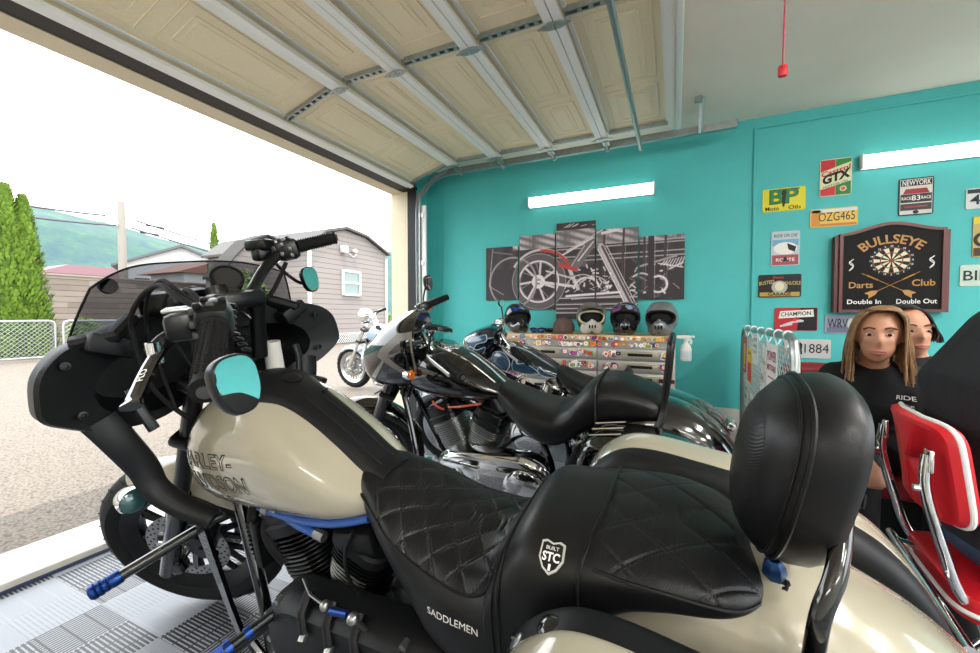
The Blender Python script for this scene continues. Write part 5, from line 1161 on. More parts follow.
# --- helmets on the chest
def helmet(x, y, z0, rz, shell, label, kind, trim=None, peak=None, grp='helmets on the tool chest'):
    t = thing('motorcycle_helmet', label, 'helmet', (x, y, z0), (0, 0, rz), grp)                  # faces local -y
    H_ = .235; W_ = .122; D_ = .145; zc = .137
    def pt(a, e, k=1):                                                # azimuth from front, elevation
        ce, se_ = math.cos(e), math.sin(e); zz = zc+se_*(.128 if e > 0 else .137); w_ = W_*(1 if e > 0 else 1-.18*se_*se_); return V(math.sin(a)*ce**.75*w_*k, -math.cos(a)*ce**.75*D_*k, zc+(zz-zc)*k)
    m = MB(); NA, NE = 64, 40; ids = {}
    def hole(a, e): return (abs(a)/.98)**2.6+((e-.02)/.40)**2 < 1
    es = [R(-62+152*j/NE) for j in range(NE+1)]
    for i in range(NA):
        for j in range(NE+1):
            for k in (0, 1): ids[i, j, k] = m.av(pt(-PI+2*PI*i/NA, es[j], 1-.10*k))
    for i in range(NA):
        for j in range(NE):
            if hole(-PI+2*PI*(i+.5)/NA, (es[j]+es[j+1])/2): continue
            i2 = (i+1) % NA; m.af((ids[i, j, 0], ids[i2, j, 0], ids[i2, j+1, 0], ids[i, j+1, 0])); m.af((ids[i, j, 1], ids[i, j+1, 1], ids[i2, j+1, 1], ids[i2, j, 1]))
    sh = m.build('shell', shell, t, 60, fix=False)
    e_ = MB(); ring = []
    for k in range(48):
        q = 2*PI*k/48; a = .98*math.copysign(abs(math.cos(q))**.77, math.cos(q)); e = .02+.40*math.sin(q); ring.append(pt(a, e, 1.0))
    e_.tube(ring, .009, n=8, closed=True); e_.build('edge_trim', trim or M_RUBBER, t)
    e_ = MB(); ring = [pt(2*PI*k/40, R(-60), .99) for k in range(40)]; e_.tube(ring, .007, n=6, closed=True); e_.build('bottom_trim', M_RUBBER, t)
    l = MB(); l.ell((0, .012, zc+.0), (W_*.86, D_*.84, .115), 24, 16); l.build('lining', mat('helmet_lining', '0a0a0b', .9), t)
    if kind == 'bar':                                                 # pointed chin bar with vents
        c = MB(); c.tube([pt(-.85, R(-34), 1.02), pt(-.45, R(-37), 1.14), V(0, -D_*1.28, zc-.062), pt(.45, R(-37), 1.14), pt(.85, R(-34), 1.02)], lambda q: (.017+.010*math.sin(PI*q), .034+.010*math.sin(PI*q)), n=12, smooth=6)
        c.tube([V(0, -D_*1.22, zc-.05), V(0, -D_*1.20, zc-.012)], lambda q: (.022*(1-.7*q), .012), n=8); cb = c.build('chin_bar', trim and mat('silver_plastic', 'b7b4a8', .35) or shell, t)
        for k in (-1, 0, 1):
            q = MB(); q.box((k*.022, -D_*1.28-.016, zc-.07), (.010, .03, .03), bev=.003); q.build('chin_vent', M_DARK, cb)
    if peak:
        p = MB(); p.grid(lambda a, b: V((2*a-1)*W_*.95, -D_*.55-.10*b*(1-.25*(2*a-1)**2), zc+.098-.030*(2*a-1)**2-.018*b), 16, 6, thick=(0, 0, .006)); p.build('peak', peak, t)
    return t
TZ = .9925
def deco(t, col, spots, name='painted_marking'):
    sh = [c for c in t.children if c.name.startswith('shell')][0]; bv = bvh_of(sh)
    for (x, z, w_, h_) in spots:
        pts = [(x+w_*math.cos(q)*(1+.3*math.sin(3*q)), z+h_*math.sin(q)) for q in [2*PI*k/20 for k in range(20)]]; drape_geo(bv, pts, sh, col, name, (0, -.4, .137), (1, 0, 0), (0, 0, 1), (0, 1, 0), .0012, .03)
M_HELS = mat('silver_helmet_shell', '77787a', .35, .35, coat=.5, vary=(18, .1)); M_HELB = mat('black_helmet_shell', '0c0c10', .15, coat=1)
h1 = helmet(-1.325, 3.50, TZ, R(35), M_HELB, 'black and blue full face helmet at the left end of the chest', 'bar')
deco(h1, mat('bright_blue_paint', '1f37c4', .15, coat=1), [(-.07, .02, .03, .03), (.065, -.05, .03, .02), (-.05, .075, .035, .014)]); deco(h1, mat('cyan_paint', '3f8fb4', .15, coat=1), [(.03, .085, .035, .012), (-.085, -.02, .018, .03)])
h2 = helmet(-.655, 3.50, TZ, R(14), mat('khaki_helmet_shell', '5c5a50', .3, coat=.6), 'dark olive helmet with a cream pointed chin guard, right of the cap', 'bar', mat('cream_trim', 'b5ad90', .5), mat('olive_peak', '4d4b42', .4))
h3 = helmet(-.375, 3.49, TZ, R(6), M_HELB, 'purple and black helmet with graphics, between olive and silver helmets', 'bar', None, None)
deco(h3, mat('purple_paint', '7a3a78', .15, coat=1), [(-.065, .075, .035, .022), (.085, .05, .018, .03), (-.095, .04, .014, .022)]); deco(h3, mat('slate_blue_paint', '7f92b4', .15, coat=1), [(.035, .083, .03, .018)])
h4 = helmet(-.100, 3.49, TZ, R(-4), M_HELS, 'plain silver grey helmet at the right end of the chest', 'bar', None, None)
t = thing('baseball_cap', 'brown baseball cap lying on the chest beside the olive helmet', 'cap', (-.880, 3.46, TZ), (0, 0, R(8))); m = MB(); m.rings([[V(.092*k*math.cos(a), .10*k*math.sin(a), z) for a in [2*PI*i/36 for i in range(36)]] for z, k in ((.02, 1.0), (.06, .99), (.095, .90), (.12, .70), (.134, .40), (.138, .03))]); m.build('crown', mat('brown_cloth', '54423b', .85, bump=(300, .2, .001)), t)
m = MB(); m.grid(lambda a, b: V((2*a-1)*.088, -.085-.075*b*(1-(2*a-1)**2*.75), .022-.016*b-.004*(2*a-1)**2), 16, 6, thick=(0, 0, -.004)); m.build('visor', mat('brown_cloth'), t)
m = MB(); m.ell((0, 0, .138), (.009, .009, .006), 10, 6); m.build('button', mat('brown_cloth'), t)
t = thing('sunglasses', 'folded blue mirrored sunglasses on the chest left of the cap', 'sunglasses', (-1.10, 3.42, TZ))
for s in (-1, 1): m = MB(); m.ell((s*.035, 0, .024), (.032, .012, .022), 16, 10); m.build('lens', mat('blue_mirror_lens', '24407c', .08, .6), t)
m = MB(); m.tube([(-.075, .02, .03), (-.065, 0, .04), (-.035, -.008, .046), (0, -.008, .036), (.035, -.008, .046), (.065, 0, .04), (.075, .02, .03)], .005, n=8, smooth=4); m.tube([(-.07, .03, .02), (.05, .045, .015)], .004, n=6); m.tube([(.07, .03, .02), (-.05, .05, .012)], .004, n=6); m.build('frame', M_SATIN, t)
t = thing('gloves', 'pair of dark riding gloves on the chest between sunglasses and cap', 'gloves', (-1.035, 3.55, TZ))
for s in (0, 1):
    m = MB(); m.ell((s*.03, s*.02, .022), (.05, .04, .02), 14, 8)
    for k in range(4): m.tube([(-.03+s*.03, -.025+.016*k+s*.02, .022), (-.07+s*.03, -.03+.018*k+s*.02, .020), (-.095+s*.03, -.025+.018*k, .014)], .009, n=8, smooth=3)
    m.build('glove', M_LEA, t)
# --- spray bottle hung on the end of the chest
t = thing('spray_bottle', 'white trigger spray bottle hanging at the right end of the chest', 'spray bottle', (.075, 3.45, .80)); m = MB(); m.rings([[V(p[0], p[1], z) for p in se(24, .040*k, .028*k, 3)] for z, k in ((0, .9), (.006, 1), (.09, 1), (.115, .85), (.135, .42), (.15, .38))]); m.build('bottle', mat('white_plastic', 'dfe2e0', .35), t)
m = MB(); m.cyl((0, 0, .148), (0, 0, .168), .018, n=16); m.box((-.02, 0, .182), (.10, .026, .028), bev=.008); m.box((.045, 0, .186), (.03, .018, .016), bev=.004); m.tube([(.02, 0, .175), (.035, 0, .15), (.03, 0, .13)], lambda q: (.006, .010), n=8, smooth=4); m.build('trigger_head', mat('white_plastic'), t)
m = MB(); m.rings([[V(p[0], p[1], z) for p in se(24, .0405, .0285, 3)] for z in (.025, .075)], caps=False); m.build('label', mat('pale_label', 'c5d2d8', .5), t)
m = MB(); m.tube([(-.075, 0, .19), (-.04, 0, .19), (.0, 0, .205)], .008, n=8); m.build('hook', M_GALV, t)

# --- signs and number plates on the teal wall
YS = Y1-.003
def sign(name, label, cat, x0, x1, z0, z1, ground, grp=None, r=.012, dy=0):
    t = thing(name, label, cat, ((x0+x1)/2, YS-dy, (z0+z1)/2), group=grp); w_, h_ = x1-x0, z1-z0
    o = [(cx_+r*math.cos(a), cz_+r*math.sin(a)) for cx_, cz_, a0 in ((w_/2-r, h_/2-r, 0), (-w_/2+r, h_/2-r, 90), (-w_/2+r, -h_/2+r, 180), (w_/2-r, -h_/2+r, 270)) for a in [R(a0+q*22.5) for q in range(5)]]
    m = MB(); m.prism(o, (0, 0, 0), (1, 0, 0), (0, 0, 1), (0, -.004, 0)); m.build('plate', ground, t)
    def patch(pts, m_, lv=1, nm='colour_field'): q = MB(); q.prism(pts, (0, -.004, 0), (1, 0, 0), (0, 0, 1), (0, -.0006*lv, 0)); return q.build(nm, m_, t)
    def text(s, x, z, size, m_, width=None, lv=3, bold=.01, fn=None, shear=0, space=1): q = MB(); add_text(q, s, (x, -.004-.0006*lv-.0002, z), (1, 0, 0), (0, 0, 1), size, (0, 0, 0), width, 'CENTER', bold, fn, space, shear); return q.build('lettering', m_, t, 0, fix=False)
    return t, patch, text, o
def rect(x0, x1, z0, z1): return [(x0, z0), (x1, z0), (x1, z1), (x0, z1)]
def disc(x, z, rx, rz=None, n=28): return [(x+rx*math.cos(2*PI*k/n), z+(rz or rx)*math.sin(2*PI*k/n)) for k in range(n)]
I = lambda c, r=.45: mat('ink_'+c, c, r, spec=.25)
t, pa, tx, o = sign('oil_sign', 'yellow tin sign with green letters BP and Moto Oils', 'sign', .618, .895, 1.962, 2.140, I('d8cf2e'))
pa([(p[0], p[1]) for p in rect(-.09, .10, .070, .082)], I('1f6a3c')); tx('BP', -.005, .018, .155, I('12331f'), .19, 2, .03); tx('BP', -.005, .018, .15, I('2a8048'), .178, 4, .012); pa([(-.012, .07), (.018, .07), (.006, -.045), (.002, -.06), (-.008, -.045)], I('1b2a20'), 6); tx('Moto', -.075, -.066, .042, I('20201a'), .09); tx('Oils', .07, -.066, .042, I('20201a'), .08)
t, pa, tx, o = sign('oil_sign', 'tall red, green and cream tin sign reading Castrol GTX', 'sign', .980, 1.169, 2.042, 2.316, I('d9d6b0'))
pa([(-.09, .045), (-.002, .075), (-.002, .132), (-.09, .132)], I('bf2c34')); pa([(.0, .076), (.09, .105), (.09, .132), (.0, .132)], I('2f8a3c')); pa([(-.09, -.132), (-.002, -.132), (-.002, -.062), (-.09, -.085)], I('bf2c34')); pa([(.0, -.132), (.09, -.132), (.09, -.035), (.0, -.06)], I('2f7a40'))
sl = lambda px, py: (px, py+px*.28)
tx('Castrol', 0, .046, .052, I('b5232b'), .17, 3, .02, sl); tx('GTX', 0, .0, .085, I('17170f'), .165, 3, .05, sl); tx('MOTOR OIL', 0, -.052, .022, I('4a4a38'), .15, 3, .0, sl); pa(disc(.045, -.088, .020), I('d8d2b0'), 2); pa(disc(.045, -.088, .014), I('c86a4a'), 3)
t, pa, tx, o = sign('licence_plate', 'yellow and orange licence plate reading OZG465', 'licence plate', .926, 1.209, 1.815, 1.951, I('d9b23e', .3))
pa(rect(-.13, .135, .042, .062), I('cfd0cc')); pa(rect(-.135, -.08, -.06, .06), I('c8863c')); pa(rect(-.08, .135, -.062, -.045), I('c6742e')); tx('OZG465', .018, .002, .092, I('221c14'), .215, 3, .0)
t, pa, tx, o = sign('tin_sign', 'black and red tin sign headed NEW YORK', 'sign', 1.432, 1.616, 1.853, 2.113, I('1d2026'))
pa(rect(-.085, .085, -.122, .122), I('c9c7c0')); pa(rect(-.082, .082, .075, .118), I('1d2026'), 2); tx('NEWYORK', 0, .095, .05, I('e3e0d8'), .15, 5, .01); pa([(-.07, .02), (-.055, .055), (.055, .055), (.07, .02)], I('8d2530'), 2); pa(rect(-.082, .082, -.04, .018), I('2a2a2e'), 2); tx('83', 0, -.012, .05, I('e3e0d8'), None, 5); tx('HUDSON BAY', 0, -.012, .0, I('e3e0d8')) if False else None
pa(rect(-.082, .082, -.095, -.048), I('3a3a3e'), 2); tx('RACE', -.052, -.012, .030, I('e3e0d8'), .05, 5); tx('RACE', .052, -.012, .030, I('e3e0d8'), .05, 5); pa(rect(-.06, .06, -.075, -.066), I('a62a35'), 5); pa(disc(0, -.108, .016, .012), I('1d2026'), 3)
t, pa, tx, o = sign('tin_sign', 'blue and red tin sign headed RIDE OR DIE above a white badge', 'sign', .681, .865, 1.537, 1.805, I('b9c6cc'))
pa(rect(-.085, .085, .02, .07), I('6fa6c2')); pa(rect(-.085, .085, -.128, -.05), I('9c4a52')); tx('RIDE OR DIE', 0, .098, .034, I('2b4a5c'), .15); pa(disc(0, .0, .075, .048), I('e4e2dc'), 3); pa([(.01, .04), (.07, .01), (.06, -.03), (.02, -.01)], I('1d1d20'), 4); tx('ROUTE', 0, -.09, .036, I('e4e2dc'), .12); pa([(-.02, -.10), (.02, -.10), (0, -.06)], I('1d1d20'), 4)
t, pa, tx, o = sign('tin_sign', 'black tin sign reading BUSTED KNUCKLE GARAGE in gold', 'sign', .600, .880, 1.291, 1.470, I('1b1a1c'))
tx('BUSTED', -.085, .018, .040, I('c8b068'), .10, 3, .01, lambda x, y: (x, y-abs(x+.05)*-.15)); tx('KNUCKLE', .085, .018, .040, I('c8b068'), .10, 3, .01); pa(disc(0, -.01, .052, .05), I('a9a6a0'), 2); pa(disc(0, -.005, .030, .034), I('d6cfae'), 4); pa(rect(-.13, .13, -.082, -.05), I('b5983e')); tx('GARAGE', 0, -.066, .036, I('1b1a1c'), .15, 4, .02); tx('Since', -.01, .066, .03, I('c23038'), .07)
t, pa, tx, o = sign('tin_sign', 'red and black spark plug sign reading CHAMPION', 'sign', .711, .985, 1.030, 1.208, I('b02a34'))
pa([(.01, -.085), (.133, -.085), (.133, .085), (.03, .085)], I('17171a')); pa([(-.11, .005), (.115, .02), (.11, .075), (-.10, .062)], I('e9e6de'), 2); tx('CHAMPION', 0, .040, .044, I('17171a'), .19, 5, .01, lambda x, y: (x, y+x*.06)); q = [(-.10, -.062), (-.02, -.045), (-.02, -.03), (.05, -.02), (.05, -.008), (.03, -.002), (-.03, -.02), (-.10, -.05)]; pa(q, I('c9c9c9'), 3); pa([(-.015, -.02), (.005, -.015), (.012, .02), (-.01, .012)], I('d23a40'), 4)
t, pa, tx, o = sign('licence_plate', 'grey mountain licence plate starting with WRV', 'licence plate', 1.030, 1.312, 1.012, 1.150, I('8d90a2'))
pa([(-.13, -.06), (.13, -.06), (.13, -.02), (.05, .01), (.0, -.02), (-.07, .0), (-.13, -.03)], I('6c6f86')); tx('WRV', -.065, .004, .098, I('12131f'), .12, 4, .0); tx('314', .085, .004, .098, I('12131f'), .10, 4, .0); pa(disc(.015, .0, .022, .045), I('c8ccc8'), 3)
t, pa, tx, o = sign('licence_plate', 'white licence plate ending in 1884 below the plug sign', 'licence plate', .780, 1.070, .820, .965, I('c3c2c2'))
tx('1884', .05, -.002, .10, I('1a1a1c'), .15, 3, .0); pa([(-.055, -.045), (-.03, -.045), (-.035, -.01), (-.03, .03), (-.045, .05), (-.055, .02), (-.05, -.01)], I('1a1a1c'), 2); tx('7', -.10, -.002, .10, I('1a1a1c'), .04, 3)
t, pa, tx, o = sign('licence_plate', 'black and white licence plate with a 4 near the frame edge', 'licence plate', 1.776, 2.06, 1.864, 2.002, I('c9cccc'))
pa(rect(-.135, .135, .035, .062), I('20242c')); tx('43', -.07, -.012, .092, I('1f2a3c'), .10, 3); tx('708', .06, -.012, .092, I('1f2a3c'), .13, 3); tx('STATE', 0, .048, .02, I('d8d8d4'), .10, 3)
t, pa, tx, o = sign('tin_sign', 'yellow and brown tin sign between two plates near the frame edge', 'sign', 1.815, 2.08, 1.54, 1.813, I('b9a468'))
pa(rect(-.128, .128, .085, .13), I('d8c22e')); pa(rect(-.128, .128, -.13, -.075), I('4a342c')); pa(disc(-.08, -.02, .05), I('26221e'), 2); pa(disc(-.08, -.02, .03), I('b9a468'), 3)
t, pa, tx, o = sign('licence_plate', 'pale green licence plate starting BI beside the darts board', 'licence plate', 1.759, 2.045, 1.346, 1.490, I('bfcfc2'))
tx('BIL', -.07, -.004, .095, I('26352e'), .12, 3); tx('22', .08, -.004, .095, I('26352e'), .09, 3)
# darts cabinet
dc = thing('darts_cabinet', 'black darts cabinet reading BULLSEYE Darts Club with a shaped top', 'darts cabinet', (1.372, Y1, 1.46)); hw_ = .285
def top(x): a = abs(x)/hw_; return .345-.062*(3*a*a-2*a**3) if a < .95 else .283
xs_ = [-hw_+2*hw_*i/40 for i in range(41)]; shape = [(-hw_, -.29), (hw_, -.29)]+[(x, top(x)) for x in xs_[::-1]]
m = MB(); m.prism(shape, (0, -.002, 0), (1, 0, 0), (0, 0, 1), (0, -.07, 0)); m.build('cabinet_body', mat('dark_stain', '2d1a18', .45), dc)
M_MAH = mat('mahogany', '5f2522', .4, vary=(20, .15)); m = MB()
ins = [(p[0]*.93, (p[1]-.02)*.935+.02) for p in shape]
fr_o = [V(p[0], -.072, p[1]) for p in shape]; 
for a, b, c, d in zip(shape, shape[1:]+shape[:1], ins, ins[1:]+ins[:1]):
    ids = [m.av((p[0], y, p[1])) for y in (-.072, -.088) for p in (a, b, d, c)]; m.af(ids[:4]); m.af(ids[4:]); m.af((ids[0], ids[1], ids[5], ids[4])); m.af((ids[3], ids[2], ids[6], ids[7]))
m.build('frame', M_MAH, dc); m = MB(); m.prism(ins, (0, -.072, 0), (1, 0, 0), (0, 0, 1), (0, -.006, 0)); m.build('chalk_black_front', mat('signboard_black', '0a0908', .6, spec=.2), dc)
for s in (-1, 1): m = MB(); m.box((s*(hw_+.012), -.036, -.01), (.022, .068, .56)); m.build('side_board', M_MAH, dc)
YD = -.0782; c0 = (.005, .075); RD = .105; rx_ = 1.12
def ann(r0, r1, a0, a1, m_, y, mb):
    n = 4; P = [(r1, a0+(a1-a0)*k/n) for k in range(n+1)]+[(r0, a1-(a1-a0)*k/n) for k in range(n+1)]; mb.prism([(c0[0]+q[0]*math.cos(q[1])*rx_, c0[1]+q[0]*math.sin(q[1])) for q in P], (0, y, 0), (1, 0, 0), (0, 0, 1), (0, -.0006, 0))
lay = {k: MB() for k in 'wbrg'}
for k in range(20):
    a0, a1 = 2*PI*(k-.5)/20, 2*PI*(k+.5)/20; e = k % 2
    ann(.014, .050, a0, a1, 0, YD, lay['wb'[e]]); ann(.056, .086, a0, a1, 0, YD, lay['wb'[e]]); ann(.050, .056, a0, a1, 0, YD, lay['gr'[e]]); ann(.086, .092, a0, a1, 0, YD, lay['gr'[e]])
m = MB(); m.prism(disc(c0[0], c0[1], RD*rx_*1.04, RD*1.04, 40), (0, YD, 0), (1, 0, 0), (0, 0, 1), (0, .001, 0)); bo = m.build('dartboard', M_DARK, dc)
lay['w'].build('pale_beds', mat('dart_cream', 'd6cfae', .6), bo); lay['b'].build('black_beds', M_DARK, bo); lay['r'].build('red_beds', mat('dart_red', '8f2a2a', .6), bo); lay['g'].build('green_beds', mat('dart_green', '3f5a3c', .6), bo)
m = MB(); m.prism(disc(c0[0], c0[1], .012), (0, YD-.001, 0), (1, 0, 0), (0, 0, 1), (0, -.001, 0)); m.build('bull', mat('dart_red'), bo)
m = MB()
for k, n_ in enumerate((20, 1, 18, 4, 13, 6, 10, 15, 2, 17, 3, 19, 7, 16, 8, 11, 14, 9, 12, 5)):
    a = PI/2-2*PI*k/20; add_text(m, str(n_), (c0[0]+.1005*math.cos(a)*rx_, YD-.001, c0[1]+.1005*math.sin(a)), (1, 0, 0), (0, 0, 1), .016, (0, 0, 0), None, bold=.01)
m.build('numbers', M_WHITE, bo, 0, fix=False)
M_GOLD = mat('gold_paint', 'b57f34', .45); m = MB()
def arc(px, py, Rr=.30): a = px/Rr; return (math.sin(a)*(Rr+py), math.cos(a)*(Rr+py)-Rr)
add_text(m, 'BULLSEYE', (0, YD, .222), (1, 0, 0), (0, 0, 1), .085, (0, -.001, 0), .36, bold=.02, fn=lambda x, y: arc(x, y, .26)); m.build('lettering', M_GOLD, dc, 0, fix=False)
m = MB(); add_text(m, 'Darts', (-.16, YD, -.095), (1, 0, 0), (0, 0, 1), .062, (0, -.001, 0), .135, bold=.015); add_text(m, 'Club', (.175, YD, -.088), (1, 0, 0), (0, 0, 1), .062, (0, -.001, 0), .12, bold=.015); m.build('lettering', M_GOLD, dc, 0, fix=False)
m = MB(); add_text(m, 'Double In', (-.14, YD, -.215), (1, 0, 0), (0, 0, 1), .045, (0, -.001, 0), .19, bold=.01); add_text(m, 'Double Out', (.14, YD, -.215), (1, 0, 0), (0, 0, 1), .045, (0, -.001, 0), .21, bold=.01)
for s in (-1, 1): m.tube([(s*.215+.012, YD-.001, .095), (s*.215-.012, YD-.001, .07), (s*.215+.01, YD-.001, .04), (s*.215-.012, YD-.001, .012)], .0035, n=5, smooth=5); m.tube([(s*.215-.012, YD-.001, .08), (s*.215+.012, YD-.001, .05), (s*.215-.008, YD-.001, .02)], .0025, n=5, smooth=5)
m.build('lettering', M_WHITE, dc, 0, fix=False)
for s in (-1, 1):
    m = MB(); a, b = V(-s*.155, YD-.002, -.01), V(s*.08, YD-.002, -.145); m.tube([a, b], .0022, n=5); m.tube([a.lerp(b, .12), a.lerp(b, .38)], .0055, n=6); d = (b-a).normalized(); n_ = V(-d.z, 0, d.x)
    m.prism([(0, 0), (.03, .018), (.075, .022), (.06, 0), (.075, -.022), (.03, -.018)], b-d*.02, d, n_, (0, -.001, 0)); m.build('painted_dart', M_GOLD, dc)

# --- wire rack with cards
RX = .485
rk = thing('wire_rack', 'galvanised pipe and chain link screen hung with cards, beside the backrest', 'rack', (RX, 2.95, 0)); y0, y1, zt = -.76, .74, 1.05
m = MB(); P = [V(0, y1, .02), V(0, y1, zt-.09), V(0, y1-.026, zt-.026), V(0, y1-.09, zt), V(0, y0+.09, zt), V(0, y0+.026, zt-.026), V(0, y0, zt-.09), V(0, y0, .02)]; m.tube(P, .0195, n=14); m.cyl((0, y0, .12), (0, y1, .12), .015, n=10)
for y in (y0, y1): m.tube([(-.2, y, .018), (.2, y, .018)], .018, n=10)
m.build('pipe_frame', M_GALV, rk)
g = MB(); k = .052
for i in range(-20, 32):
    for sg in (1, -1):
        a = -.75+i*k; ya, za, yb, zb = a, .13, a+.86, .99
        lo_, hi_ = -.74, .72
        if ya < lo_: za += lo_-ya; ya = lo_
        if yb > hi_: zb -= yb-hi_; yb = hi_
        if yb <= ya: continue
        g.tube([(.003*sg, ya*sg if sg > 0 else -.02-ya, za), (.003*sg, yb*sg if sg > 0 else -.02-yb, zb)], .0024, n=4, caps=False)
g.cyl((0, -.74, .99), (0, .72, .99), .004, n=6); g.build('chain_link', mat('zinc_wire', 'c4c8ca', .4, .5), rk, smooth=0)
for y in (-.62, -.42, -.2, .05, .3, .55): m = MB(); m.tube([(0, y, 1.0), (.012, y, 1.03), (.018, y, 1.06), (0, y, 1.075), (-.018, y, 1.06), (-.012, y, 1.02), (0, y+.01, .985)], .004, n=6, smooth=4); m.build('wire_hook', M_WSTEEL, rk)
def card(y, z, w_, h_, ground, label, marks, rot=0, x=-.012):
    t = thing('card', label, 'card', (RX+x, 2.95+y, z), (rot, 0, 0), 'cards hung on the wire rack'); m = MB(); m.box((0, 0, 0), (.002, w_, h_)); m.build('sheet', I(ground), t)
    for k_, (s, dz, sz, col) in enumerate(marks):
        q = MB()
        if s.startswith('#'): a, b = [float(v) for v in s[1:].split(',')]; q.box((-.0016, 0, dz), (.0008, a, b))
        else: add_text(q, s, (-.0022, 0, dz), (0, -1, 0), (0, 0, 1), sz, (0, 0, 0), w_*.82, bold=.01)
        q.build('print', I(col), t, 0, fix=not s.startswith('#') is False)
    return t
card(.58, .86, .14, .26, 'c83a3c', 'red card with a yellow oval at the far end of the rack', [('#0.07,0.16', 0, 0, 'e6c93a'), ('OIL', -.10, .03, 'f0ece0')])
card(.36, .80, .16, .24, 'e8c21e', 'yellow and red card hung second from the far end', [('#0.14,0.13', -.045, 0, 'c23a24'), ('WARNING', .085, .03, '2a2018')])
card(.16, .93, .16, .20, 'dcdcd6', 'white printed notice card hung high on the rack', [('NOTICE', .06, .03, '3a3a3c'), ('PARKING', .02, .025, '55555a'), ('ONLY', -.02, .025, '55555a')])
card(-.44, .875, .25, .25, 'e9e6e2', 'large white card with red lettering at the near end of the rack', [('POWER', .06, .075, 'b93048'), ('MOTORS', .0, .045, 'b93048'), ('#0.16,0.008', -.05, 0, 'b93048')], x=-.03)
card(-.10, .76, .10, .44, 'ddd8cc', 'long narrow white strip card with red letters hanging askew', [('ROAD', .12, .035, 'a83040'), ('66', .02, .06, 'a83040'), ('USA', -.1, .04, 'a83040')], rot=R(12))
card(.50, .58, .16, .18, 'cfd6cc', 'pale green card low at the far end of the rack', [('STATE', .04, .03, '46584c'), ('PARK', -.02, .04, '46584c')])
card(.26, .52, .11, .20, 'd8d2c2', 'narrow cream card low on the rack beside the orange card', [('MENU', .05, .03, '5a5048')])
card(.02, .58, .15, .14, 'd5502e', 'orange red card in the middle of the rack', [('GARAGE', .02, .03, 'f0e6d8')])
card(-.02, .42, .13, .16, 'd9a24a', 'ochre card below the orange red one', [('FUEL', .03, .04, '7a2a20')])
card(.30, .29, .18, .24, 'd2d8d4', 'white card lowest on the rack', [('RULES', .07, .04, '4a5250'), ('RIDE', .0, .05, '4a5250')])

# --- red diner chair, booth bench and the seated people
ch = thing('diner_chair', 'red vinyl diner chair with white piping and chrome tube frame', 'chair', (.868, 1.56, 0), (0, 0, R(-6)))
def pad_loft(w_, h_, th, name, M4, parent, mt):
    m = MB(M4); n = 40; rg = []
    n = 64; o = se(n, w_/2, h_/2, 6.5)
    for k, z in ((.05, -th/2), (.9, -th/2), (.975, -th*.38), (1, -th*.1), (1, th*.1), (.975, th*.38), (.9, th/2), (.05, th/2)): rg.append([V(p[0]*k, p[1]*k, z+.03*(p[0]/w_*2)**2*(1 if name == 'backrest' else 0)) for p in o])
    m.rings(rg); b = m.build(name, mt, parent)
    for z in ((th*.1,) if name == 'backrest' else (-th*.1,)):
        q = MB(M4); q.tube([V(p[0]*1.0, p[1]*1.0, z+.03*(p[0]/w_*2)**2*(1 if name == 'backrest' else 0)) for p in se(90, w_/2, h_/2, 6.5)], .0065, n=8, closed=True); q.build('piping', M_WHITEV, b)
    return b
pad_loft(.40, .265, .05, 'backrest', Matrix.Translation((-.225, 0, .735)) @ Matrix.Rotation(R(-8), 4, 'Y') @ Matrix(((0, 0, 1, 0), (1, 0, 0, 0), (0, 1, 0, 0), (0, 0, 0, 1))), ch, M_RED)
pad_loft(.42, .40, .075, 'seat', Matrix.Translation((0, 0, .418)) @ Matrix(((0, 1, 0, 0), (1, 0, 0, 0), (0, 0, 1, 0), (0, 0, 0, 1))), ch, M_RED)
m = MB()
for s in (-1, 1):
    m.tube([(-.255, s*.172, .79), (-.258, s*.174, .70), (-.225, s*.176, .56), (-.190, s*.174, .45), (-.135, s*.168, .392), (-.04, s*.155, .368), (.12, s*.155, .368), (.19, s*.165, .33), (.24, s*.18, .0)], .0125, n=12, smooth=5)
    m.tube([(-.10, s*.155, .375), (-.17, s*.165, .28), (-.24, s*.185, .0)], .0125, n=12, smooth=4)
    m.box((-.252, s*.172, .775), (.012, .035, .06), bev=.005); m.cyl((-.28, s*.172, .70), (-.25, s*.172, .70), .010, n=10)
m.build('chrome_frame', M_CHROME, ch)
m = MB(); m.tube([(-.244, .125, .452), (-.252, -.12, .452), (-.262, -.43, .452)], .0125, n=12); m.cyl((-.245, .10, .44), (-.06, .10, .395), .014, n=12); m.build('stretcher', M_CHROME, ch)
for sx in (-.24, .24):
    for s in (-1, 1): m = MB(); m.cyl((sx, s*(.185 if sx < 0 else .18), 0), (sx, s*(.185 if sx < 0 else .18), .03), .018, n=12); m.build('foot_cap', M_RUBBER, ch)
M_MAR = mat('maroon_vinyl', '8d1a22', .4, bump=(200, .08, .001))
bo_ = thing('booth_bench', 'dark red vinyl booth bench along the signs wall', 'bench', (1.5, 2.72, 0)); L_ = 1.78
m = MB(); m.box((0, -.06, .18), (L_-.04, .60, .33)); m.build('base', M_MBLACK, bo_)
m = MB(); m.box((0, -.08, .395), (L_, .66, .12), bev=.045, seg=4); m.build('seat_cushion', M_MAR, bo_)
for k in range(3): m = MB(); m.box((-L_/3+L_/3*k, .31, .665), (L_/3-.006, .13, .40), bev=.045, seg=4); m.build('back_cushion', M_MAR, bo_)
m = MB(); m.box((0, .40, .43), (L_-.02, .05, .82)); m.build('back_board', M_MBLACK, bo_)

